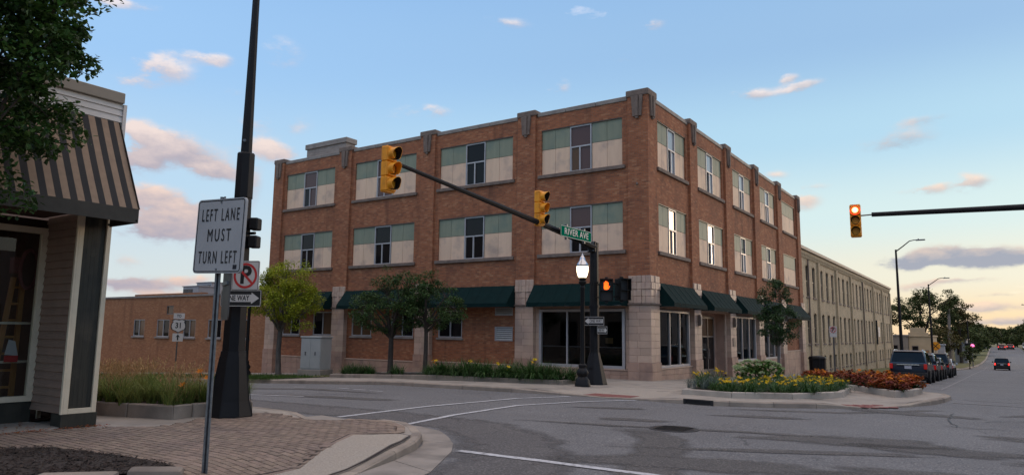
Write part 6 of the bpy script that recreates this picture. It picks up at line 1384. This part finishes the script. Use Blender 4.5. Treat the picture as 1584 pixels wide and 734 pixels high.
# hydrangea
hy = MB(); r = random.Random(5); HB = []
for _ in range(150):
    p = rand_in(r, (0, 0, .55), (1.05, .8, .6)); leafmesh(hy, p, .16, r, 9, .2, .75)
t = thing('hydrangea_bush', 'round hydrangea bush with white blooms behind the yellow daylilies', 'hydrangea', (4.45, -.7, walk(4.5, -.7) + .12)); t.scale = (.85, .85, .70); obj('foliage', hy, 'hydr', t, recalc=False)['kind'] = 'stuff'
hb = MB()
for k in range(70):
    a, b = r.uniform(0, 6.28), math.acos(r.uniform(-.3, 1)); p = Vector((math.cos(a) * math.sin(b), math.sin(a) * math.sin(b), math.cos(b) * .8)) * .095; leafmesh(hb, p, .05, r, 2, 0, .9)
hbm = hb.mesh('bloom', 'hydrw', recalc=False)
for k in range(34):
    a, b = r.uniform(0, 6.28), math.acos(r.uniform(.05, 1)); place('bloom', hbm, t, (1.05 * math.cos(a) * math.sin(b), .8 * math.sin(a) * math.sin(b), .55 + .62 * math.cos(b)), r.uniform(0, 6))
obj('stems', MB().tube([(0, 0, -.1), (.1, 0, .5)], .03, 5).tube([(.1, 0, -.1), (-.2, .1, .5)], .03, 5), 'bark', t)
# rust coloured bed
RU = []
for v in range(4):
    mb = MB(); r = random.Random(20 + v)
    for _ in range(42): leafmesh(mb, rand_in(r, (0, 0, .27), (.34, .34, .26)), .13, r, 7, .1, .62)
    RU.append(mb.mesh('foliage', ('rust', 'rustdark', 'rust', 'rust')[v], recalc=False))
un = MB(); r = random.Random(31)
for _ in range(8): blades(un, (r.uniform(-.15, .15), r.uniform(-.15, .15), 0), 10, .34, .03, r, 1.1)
unm = un.mesh('stems', 'lily', recalc=False)
rr = random.Random(9); RP_ = []
for k in range(400):
    x, y = rr.uniform(5, 9.2), rr.uniform(-1.9, 4.8)
    if inside(x, y, [(7.35, .55), (8.75, -1.6), (8.95, -.9), (9.1, .6), (8.75, 2.1), (7.25, 4.4), (5.2, 4.6), (5.2, 2.7)]) and all(math.hypot(x - a, y - b) > .42 for a, b in RP_): RP_.append((x, y))
for i, (x, y) in enumerate(RP_):
    t = thing('coleus', 'rust coloured leafy plant in the pale curbed bed before the parked cars', 'bedding plant', (x, y, walk(x, y) + .13), rr.uniform(0, 6), 'rust coloured bedding plants'); s = rr.uniform(.85, 1.15); t.scale = (s, s, s * rr.uniform(.65, .95))
    place('foliage', RU[i % 4], t); place('stems', unm, t)
    for _ in range(rr.choice((0, 0, 2, 4))): place('flower', FO_, t, (rr.uniform(-.25, .25), rr.uniform(-.25, .25), rr.uniform(.4, .55)), rot=(rr.uniform(-.9, .9), rr.uniform(-.9, .9), 0))
# tall grass clumps in the near planter
TG = []
for v in range(3):
    mb = MB(); r = random.Random(40 + v)
    for _ in range(7): blades(mb, (r.uniform(-.2, .2), r.uniform(-.2, .2), 0), 46, .66, .011, r, .8, 1.0, 4)
    sd = MB()
    for _ in range(22):
        a = r.uniform(0, 6.28); q = r.uniform(.06, .38); h = r.uniform(.75, 1.12); b = Vector((r.uniform(-.15, .15), r.uniform(-.15, .15), .1)); e = b + Vector((math.cos(a) * q, math.sin(a) * q, h * .75)); m_ = (b + e) / 2 + Vector((0, 0, .06))
        sd.tube([b, m_, e], [.003, .0025, .002], 3, caps=False); d = (e - m_).normalized()
        for _k in range(14): leafmesh(sd, e - d * .26 * r.random(), .07, r, 1, -1.1, .2)
    TG.append((mb.mesh('blades', 'tallgrass', recalc=False), sd.mesh('seed_heads', 'seed', recalc=False)))
rr = random.Random(14); GP = []
for k in range(700):
    x, y = rr.uniform(-5.2, -.6), rr.uniform(-19.7, -17.3)
    if inside(x, y, [(-2.5, -19.55), (-.92, -19.0), (-1.0, -18.65), (-.75, -17.75), (-1.25, -17.4), (-5.2, -17.6), (-5.5, -18.6)]) and all(math.hypot(x - a, y - b) > .42 for a, b in GP): GP.append((x, y))
for i, (x, y) in enumerate(GP):
    t = thing('grass_clump', 'tall green ornamental grass with tan seed heads beside the shop', 'ornamental grass', (x, y, walk(x, y) + .2), rr.uniform(0, 6), 'ornamental grass clumps by the shop'); s = rr.uniform(.8, 1.1); t.scale = (s, s, s * .82)
    place('blades', TG[i % 3][0], t)
    if rr.random() < (.75 if x < -1.9 else .3): place('seed_heads', TG[i % 3][1], t)
for k, (x, y) in enumerate(((-1.05, -18.75), (-.98, -18.3), (-1.0, -18.45))):
    t = thing('orange_daylily', 'orange flower at the front edge of the ornamental grass', 'flower', (x, y, walk(x, y) + .2), 0, 'orange flowers in the ornamental grass'); place('flower', FO_, t, (0, 0, .35 + .12 * k), rot=(.6, .3, 0)); obj('stem', MB().tube([(0, 0, 0), (0, 0, .35 + .12 * k)], .005, 4), 'lily', t)
# lawn blades on the verge: one mass
gm = MB(); r = random.Random(50)
for _ in range(9000):
    x = r.uniform(-34, -11.9); y = r.uniform(-8.2, -6.2) if r.random() < .75 else r.uniform(-8.2, -3.4)
    if x > -12.3 and y > -5: continue
    z = walk(x, y) + .03; a = r.uniform(0, 6.3); h = r.uniform(.05, .14); w = .012; gm.add([(x - w * math.cos(a), y - w * math.sin(a), z), (x + w * math.cos(a), y + w * math.sin(a), z), (x + r.uniform(-.05, .05), y + r.uniform(-.05, .05) - .02, z + h)], [(0, 1, 2)])
for _ in range(1200):     # tufts hanging over the kerb
    c = r.choice((-13.2, -12.6, -15.5, -18.2, -21)); x = c + r.gauss(0, .35); y = -8.25 + r.uniform(-.25, .1); z = walk(x, -8.2) + .03; gm.add([(x - .014, y, z), (x + .014, y, z), (x + r.uniform(-.06, .06), y - r.uniform(.08, .22), z - r.uniform(-.08, .07))], [(0, 1, 2)])
o = obj('grass', gm, 'grass', recalc=False); o['kind'] = 'stuff'

# ------------------------------------------------------------------ distant trees
def fartree(label, x, y, lobes, h0, seed, leaf='leaffar', nc=60, nl=55, ls=.5, cr=1.1, grp=None, name='broadleaf_tree'):
    z = interp(y, *AY) + .1
    return tree(name, label, x, y, z, h0, lobes, nc, nl, ls, leaf, 'bark', .28, seed, grp, crad=cr, limbs=9, asp=.7)
fartree('huge dark spreading tree rising behind the tan building', .8, 121, [(-.3, 0, 9.0, 6.0, 5, 3.0), (1.8, 0, 11.2, 4.4, 4, 2.0), (-3.6, 0, 8.2, 2.4, 2.5, 2.2)], 5.0, 61, nc=110, nl=95, ls=.36, cr=1.0)
fartree('dark open crowned tree right of the huge spreading tree', 6.0, 127, [(0, 0, 10.0, 2.5, 3, 1.7), (-.9, 0, 7.2, 3.2, 3, 2.6), (.8, 0, 8.2, 2.2, 2, 1.5)], 4.4, 62, 'leaffar2', nc=74, nl=80, ls=.36, cr=.85)
fartree('small wispy tree left of the huge spreading tree', -4.6, 118, [(0, 0, 8.2, 1.5, 1.5, 1.3), (-.3, 0, 6.2, 1.0, 1, 1.2)], 4.4, 63, 'leaffar2', nc=26, nl=34, ls=.4, cr=.75)
fartree('low olive green tree between the tan building and the pale utility pole', 4.2, 113, [(0, 0, 4.2, 2.2, 2, 2.0), (-1.3, 0, 5.2, 1.3, 1.4, 1.1)], 2.2, 64, 'leaffar2', nc=44, nl=48, ls=.38, cr=.8)
fartree('dark green hedge height tree behind the tan building on the left', -5.2, 112, [(0, 0, 3.6, 2.6, 2, 1.6)], 2.0, 74, nc=34, nl=44, ls=.4, cr=.8)
rr = random.Random(77)
for k, (x, y, h, w) in enumerate([(6.2, 158, 6.6, 4.2), (7.4, 180, 6.8, 4.2), (8.6, 206, 6.2, 4.0), (6.5, 232, 7.4, 5.0), (3.5, 172, 8.2, 4.8), (9.5, 262, 6.4, 5), (13, 330, 8, 7), (20, 345, 9, 7.5), (4, 300, 9, 8)]):
    fartree('distant dark green tree on the left side of the avenue', x - 1.2, y, [(0, 0, h * .62, w * .8, w * .8, h * .42), (w * .3, 0, h * .45, w * .6, w * .6, h * .3)], h * .35, 80 + k, nc=56, nl=70, ls=.36 + y * .001, cr=1.0, grp='distant trees on the left side of the avenue')
for k, (x, y, h, w) in enumerate([(22.5, 232, 9.5, 5.0), (21.5, 262, 8.2, 5.0), (21, 205, 6.6, 3.6), (20.5, 298, 7.0, 5.5), (25, 252, 11, 6), (17.5, 318, 7.2, 5.5)]):
    fartree('distant dark green tree on the right side of the avenue', x, y, [(0, 0, h * .62, w * .85, w * .85, h * .42), (-w * .3, 0, h * .42, w * .6, w * .6, h * .3)], h * .35, 100 + k, nc=46, nl=46, ls=.5 + y * .001, cr=1.0, grp='distant trees on the right side of the avenue')
tree('street_tree', 'small round topped young tree at the roadside beyond the parked cars', 8.0, 97, interp(97, *AY) + .1, 1.3, [(0, 0, 2.2, 1.0, 1.0, 1.0)], 24, 50, .25, 'leaffar', 'bark', .06, 66, crad=.5, limbs=7, asp=.7)

# ------------------------------------------------------------------ vehicles
def car(name, label, x, y, z, rz, L=4.75, W=1.88, H=1.75, paint='paint_dark', roofpaint=None, belt=1.02, hood=1.0, kind='suv', tail='tailoff', lit=False, grp=None, cat='car', rails=True):
    t = thing(name, label, cat, (x, y, z), rz, grp); w = W / 2
    # lower body: side outline swept across the width with tumblehome
    suv = kind == 'suv'
    out = [(.03, .42), (-.01, .60), (.02, .80), (.08, belt - .06), (.16, belt), (L * .66, belt - .02), (L * .72, hood), (L * .93, hood - .10), (L - .05, .72), (L, .55), (L - .06, .30), (.12, .30)]
    mb = MB(); vs = []; N = len(out); rings = [(-w + .0, .93), (-w + .0, 1), (w, 1), (w, .93)]
    st = [-w, -w * .965, -w * .9, w * .9, w * .965, w]
    for s in st:
        k = abs(s) / w; q = .10 if k > .99 else .035 if k > .95 else 0
        for (yy, zz) in out:
            yc = L / 2 + (yy - L / 2) * (1 - q * .35); zc = zz - (q * .35 if zz > .6 else -q * .35)
            sx = s
            if zz > .75: sx = s * .975
            if zz < .35: sx = s * .96
            # plan taper at nose and tail
            e = min(yy, L - yy) / L; sx *= 1 - .09 * max(0, 1 - e / .10) ** 2
            vs.append((sx, yc, zc))
    fs = [(i * N + k, i * N + (k + 1) % N, (i + 1) * N + (k + 1) % N, (i + 1) * N + k) for i in range(len(st) - 1) for k in range(N)] + [tuple(range(N)), tuple(range((len(st) - 1) * N, len(st) * N))[::-1]]
    mb.add(vs, fs); body = obj('body', mb, paint, t, smooth=True, bevel=.02)
    # greenhouse
    y0b, y1b = .12, L * .70; y0t, y1t = (.34, L * .50) if suv else (.75, L * .46)
    if not suv: y0b = L * .12
    wb, wt = w * .955, w * .80; zb, zt = belt - .02, H
    def gp(f, yy_, zz):   # f = -1..1 across, yy_ 0..1 front-back, zz 0..1 height
        k = zz; hw = wb + (wt - wb) * k; a = y0b + (y0t - y0b) * k; b = y1b + (y1t - y1b) * k
        return (f * hw, a + (b - a) * yy_, zb + (zt - zb) * k)
    cab = MB(); prof = [(0, 1.0), (.25, 1.0), (.55, 1.0), (.82, .995), (.94, .975), (1.0, .93)]
    vs = []
    for zz, sc in prof:
        for f, yy in ((-1, .03), (-.94, 0), (.94, 0), (1, .03), (1, .97), (.94, 1), (-.94, 1), (-1, .97)):
            p = gp(f * sc, .5 + (yy - .5) * sc, zz); vs.append(p)
    fs = [(i * 8 + k, i * 8 + (k + 1) % 8, (i + 1) * 8 + (k + 1) % 8, (i + 1) * 8 + k) for i in range(5) for k in range(8)] + [tuple(40 + k for k in range(8))]
    cab.add(vs, fs); obj('cabin', cab, roofpaint or paint, t, smooth=True)
    def pane(name, pts, off, m='carglass', sc=1.0):
        n = (Vector(pts[1]) - Vector(pts[0])).cross(Vector(pts[2]) - Vector(pts[0])).normalized() * off
        return obj(name, MB().add([Vector(p) + n for p in pts], [tuple(range(len(pts)))]), m, t, recalc=False)
    pane('rear_window', [gp(-.90, 0, .10), gp(.90, 0, .10), gp(.88, 0, .90), gp(-.88, 0, .90)], .010)
    pane('windscreen', [gp(.90, 1, .06), gp(-.90, 1, .06), gp(-.88, 1, .90), gp(.88, 1, .90)], .010)
    for s in (-1, 1):
        for a, b in ((.05, .27), (.30, .60), (.63, .93)):
            q = [gp(s, a, .12), gp(s, b, .12), gp(s, b - (.03 if b > .9 else 0), .88), gp(s, a + (.03 if a < .1 else 0), .88)]
            pane('side_window', q if s > 0 else q[::-1], .008)
    # rear furniture
    zl = belt - .14
    for s in (-1, 1):
        tl = MB().box(s * w * .93 - .16 * (s > 0), s * w * .93 + .16 * (s < 0), -.045, .12, zl - .16, zl + .12); obj('tail_light', tl, tail, t, bevel=.03)
        obj('reflector', MB().box(s * w * .70 - .12, s * w * .70 + .12, -.05, .05, .50, .56), 'reflector' if not lit else 'tail', t)
        obj('headlight', MB().box(s * w * .72 - .2, s * w * .72 + .2, L - .16, L - .02, .62, .76), 'chrome', t, bevel=.03)
        m = obj('mirror', MB().box(s * (w + .02), s * (w + .20), L * .60, L * .60 + .12, belt + .0, belt + .17), paint, t, bevel=.03)
    obj('bumper', MB().box(-w * .93, w * .93, -.06, .10, .36, .60), 'plastic', t, bevel=.04); obj('bumper', MB().box(-w * .9, w * .9, L - .1, L + .03, .32, .52), 'plastic', t, bevel=.04)
    obj('license_plate', MB().box(-.17, .17, -.035, .0, belt - .30, belt - .14), 'plate', t)
    obj('tailgate_trim', MB().box(-.55, .55, -.02, .04, belt - .09, belt - .05), 'chrome', t)
    obj('spoiler', MB().box(-wt * .86, wt * .86, y0t - .10, y0t + .15, H - .10, H - .05), paint, t, bevel=.02)
    if rails and suv:
        for s in (-1, 1): obj('roof_rail', MB().tube([(s * wt * .86, y0t + .2, H - .03), (s * wt * .88, y0t + .35, H + .05), (s * wt * .88, y1t - .3, H + .05), (s * wt * .86, y1t - .1, H - .03)], .018, 5), 'chrome', t)
    for yy in (L * .195, L * .80):
        for s in (-1, 1):
            xo = s * (w + .012); wh = MB()
            prof = [(.20, 0), (.345, .0), (.365, .03), (.365, .19), (.345, .22), (.20, .22)]
            a = MB().lathe(prof, 20); a.v = [(xo - s * zz, yy + px, .36 + pz) for px, pz, zz in a.v]; tw = obj('wheel', a, 'tyre', t, smooth=True)
            b = MB().lathe([(.215, .015), (.20, .03), (.07, .05), (.05, .02)], 20); b.v = [(xo - s * (zz - .012), yy + px, .36 + pz) for px, pz, zz in b.v]; obj('rim', b, 'chrome', tw, smooth=True)
            ar = MB(); n = 14
            vs = [(xo - s * .006, yy + rr * math.cos(math.pi * k / n), .36 + rr * math.sin(math.pi * k / n)) for rr in (.37, .43) for k in range(n + 1)]
            ar.add(vs, [(k, k + 1, n + 2 + k, n + 1 + k) for k in range(n)]); obj('wheel_arch', ar, 'plastic', t, recalc=False)
    obj('underbody', MB().box(-w * .85, w * .85, .3, L - .3, .2, .34), 'plastic', t)
    return t
def gcar(y): return g(7.3, y)
def slope(t, x, y, L):
    t.rotation_euler.x = math.atan2(g(x, y + L) - g(x, y), L)
for (nm, lb, y, kw) in (
    ('parked_car', 'dark navy SUV with roof rails, nearest of the parked row', 18.4, dict(L=4.9, W=1.95, H=1.78, paint='paint_dark', belt=1.08, roofpaint='paint_gloss')),
    ('parked_car', 'black crossover with a pale roof edge, second of the parked row', 25.6, dict(L=4.7, W=1.9, H=1.68, paint='paint_black', belt=1.02, roofpaint='paint_gloss')),
    ('parked_car', 'small black car with red tail light, third of the parked row', 32.3, dict(L=4.3, W=1.8, H=1.52, paint='paint_black', belt=.98, rails=False, roofpaint='paint_gloss')),
    ('parked_car', 'tall dark grey SUV, fourth of the parked row', 39.2, dict(L=4.9, W=1.98, H=1.92, paint='paint_grey', belt=1.15)),
    ('parked_car', 'silver car at the far end of the parked row', 47.0, dict(L=4.5, W=1.8, H=1.48, paint='paint_silver', belt=.95, kind='sedan'))):
    c = car(nm, lb, 7.3, y, gcar(y), 0, grp='cars parked along the kerb', **kw); slope(c, 7.3, y, 4.7)
c = car('moving_car', 'black SUV driving away down the avenue with red tail lights lit', 11.85, 96, g(11.85, 96), 0, L=4.6, W=1.9, H=1.70, paint='paint_black', tail='tail', lit=True); slope(c, 11.85, 96, 4.6)
c = car('distant_car', 'distant dark car with red tail lights on the crest of the avenue', 12.6, 221, g(12, 221), 0, L=4.6, W=1.85, H=1.55, paint='paint_red', tail='tail', lit=True)
c = car('distant_car', 'second distant car with red tail lights, right beside the first on the crest', 14.7, 226, g(14, 226), 0, L=4.5, W=1.85, H=1.5, paint='paint_red', tail='tail', lit=True)
c = car('distant_van', 'distant white van on the right of the avenue crest', 18.6, 224, g(18, 224), R(180), L=5.0, W=2.0, H=2.1, paint='paint_white', belt=1.2, cat='van', rails=False); c.location.y += 5

# ------------------------------------------------------------------ small buildings down the avenue
def house(name, label, x0, x1, y0, y1, z0, z1, m, roof='roofgrey'):
    t = thing(name, label, 'building', ((x0 + x1) / 2, (y0 + y1) / 2, z0))
    obj('wall', MB().box(x0, x1, y0, y1, z0 - .5, z1), m, t, True); obj('roof', MB().box(x0 - .15, x1 + .15, y0 - .15, y1 + .15, z1, z1 + .22), roof, t, True, bevel=.02); return t
def opening(t, x0, x1, y, z0, z1, name='window', m='pane'):
    f = MB().box(x0 - .07, x1 + .07, y - .05, y, z1, z1 + .08).box(x0 - .07, x0, y - .05, y, z0, z1).box(x1, x1 + .07, y - .05, y, z0, z1).box(x0 - .07, x1 + .07, y - .09, y, z0 - .08, z0)
    o = obj(name, f, 'bronze', t, True); obj('pane', MB().quad((x0, y - .02, z0), (x1, y - .02, z0), (x1, y - .02, z1), (x0, y - .02, z1)), m, o, recalc=False); return o
t = house('tan_building', 'low brown building with a flat roof beyond the cream brick mill', -12, .7, 93.0, 108, -2.8, 1.75, 'tanwall2', 'coping')
for k in range(4): opening(t, -9.5 + 2.5 * k, -8.2 + 2.5 * k, 93, -1.2, .4)
t = house('stepped_building', 'small tan building with a stepped parapet before the huge tree', .75, 3.7, 93.2, 104, -2.8, 1.7, 'tanwall', 'tanwall')
obj('parapet', MB().box(1.0, 2.9, 93.15, 93.6, 1.9, 3.0).box(.75, 3.3, 93.12, 93.5, 1.7, 2.3), 'tanwall', t, True, bevel=.02); opening(t, 1.2, 1.9, 93.2, -1.8, .3); opening(t, 2.5, 3.2, 93.2, -2.7, -.3, 'door', 'wood')
t = house('white_building', 'plain pale grey building beside the thin dark pole down the avenue', 5.0, 6.9, 128, 142, -3.1, 1.25, 'greywall', 'coping'); opening(t, 5.4, 6.1, 128, -1.4, .2)
t = house('chimney_block', 'narrow tan brick block left of the plain pale grey building', 4.2, 4.9, 124, 127, -3.1, 2.6, 'tanwall', 'tanwall'); opening(t, 4.35, 4.75, 124, -.6, .6)
t = house('low_white_building', 'low white building seen between the parked cars and the low olive tree', -.5, 4.4, 108.5, 111, -3.0, .35, 'greywall', 'hvac'); opening(t, .5, 1.4, 108.5, -1.6, -.5); opening(t, 2.4, 3.3, 108.5, -1.6, -.5)
# the other side of the avenue, outside the frame, mirrored in the shop windows
t = thing('brick_block', 'two storey brick block across the avenue, outside the frame', 'building', (34, 22, -.5))
PE = lambda u, z, d: (24.5 + d, u, z); mb = MB(); hs = [(y, y + 1.6, z0, z1) for y in range(-1, 128, 4) for z0, z1 in ((.3, 2.6), (3.9, 5.8))]
wall(mb, PE, -3, 130, -4.5, 6.2, hs, 0, .15); mb.quad((24.5, -3, -2.5), (40, -3, -2.5), (40, -3, 6.2), (24.5, -3, 6.2)); mb.quad((24.5, -3, 6.1), (40, -3, 6.1), (40, 130, 6.1), (24.5, 130, 6.1))
obj('wall', mb, 'greybrick', t, True, recalc=False)
for h in hs: obj('window', MB().quad(PE(h[0], h[2], .12), PE(h[1], h[2], .12), PE(h[1], h[3], .12), PE(h[0], h[3], .12)), 'pane', t, True, recalc=False)
c = car('parked_car', 'silver car parked across the avenue, outside the frame', 18.6, 6.0, g(18, 6) + .02, R(180), L=4.6, W=1.85, H=1.5, paint='paint_silver', kind='sedan', rails=False); c.location.y += 4.6
c = car('parked_car', 'black car parked across the avenue, outside the frame', 18.6, 13.0, g(18, 13) + .02, R(180), L=4.6, W=1.85, H=1.6, paint='paint_black'); c.location.y += 4.6

t = thing('brick_block', 'three storey brick block behind the shop, outside the frame', 'building', (-35, -26, -1.5))
PN = lambda u, z, d: (u, -20.6 - d, z); mb = MB(); hs = [(x, x + 1.5, z0, z1) for x in range(-60, -11, 4) for z0, z1 in ((.6, 2.4), (3.6, 5.4), (6.6, 8.4))]
wall(mb, PN, -62, -9.2, -3, 9.6, hs, 0, .15); mb.quad((-9.2, -20.6, -1), (-9.2, -34, -1), (-9.2, -34, 9.6), (-9.2, -20.6, 9.6)); mb.quad((-62, -20.6, 9.5), (-9.2, -20.6, 9.5), (-9.2, -34, 9.5), (-62, -34, 9.5))
obj('wall', mb, 'greybrick', t, True, recalc=False)
for h in hs: obj('window', MB().quad(PN(h[0], h[2], .12), PN(h[1], h[2], .12), PN(h[1], h[3], .12), PN(h[0], h[3], .12)), 'pane', t, True, recalc=False)

t = thing('brick_block', 'single storey brick block across the avenue behind the viewer, outside the frame', 'building', (30, -26, -.3))
hs = [(y, y + 2.2, .4, 2.6) for y in range(-44, -12, 5)]; mb = MB(); wall(mb, PE, -46, -9, -2, 5.2, hs, 0, .15); mb.quad((24.5, -9, -2), (40, -9, -2), (40, -9, 5.2), (24.5, -9, 5.2)); mb.quad((24.5, -46, 5.1), (40, -46, 5.1), (40, -9, 5.1), (24.5, -9, 5.1))
obj('wall', mb, 'greybrick', t, True, recalc=False)
for h in hs: obj('window', MB().quad(PE(h[0], h[2], .12), PE(h[1], h[2], .12), PE(h[1], h[3], .12), PE(h[0], h[3], .12)), 'pane', t, True, recalc=False)
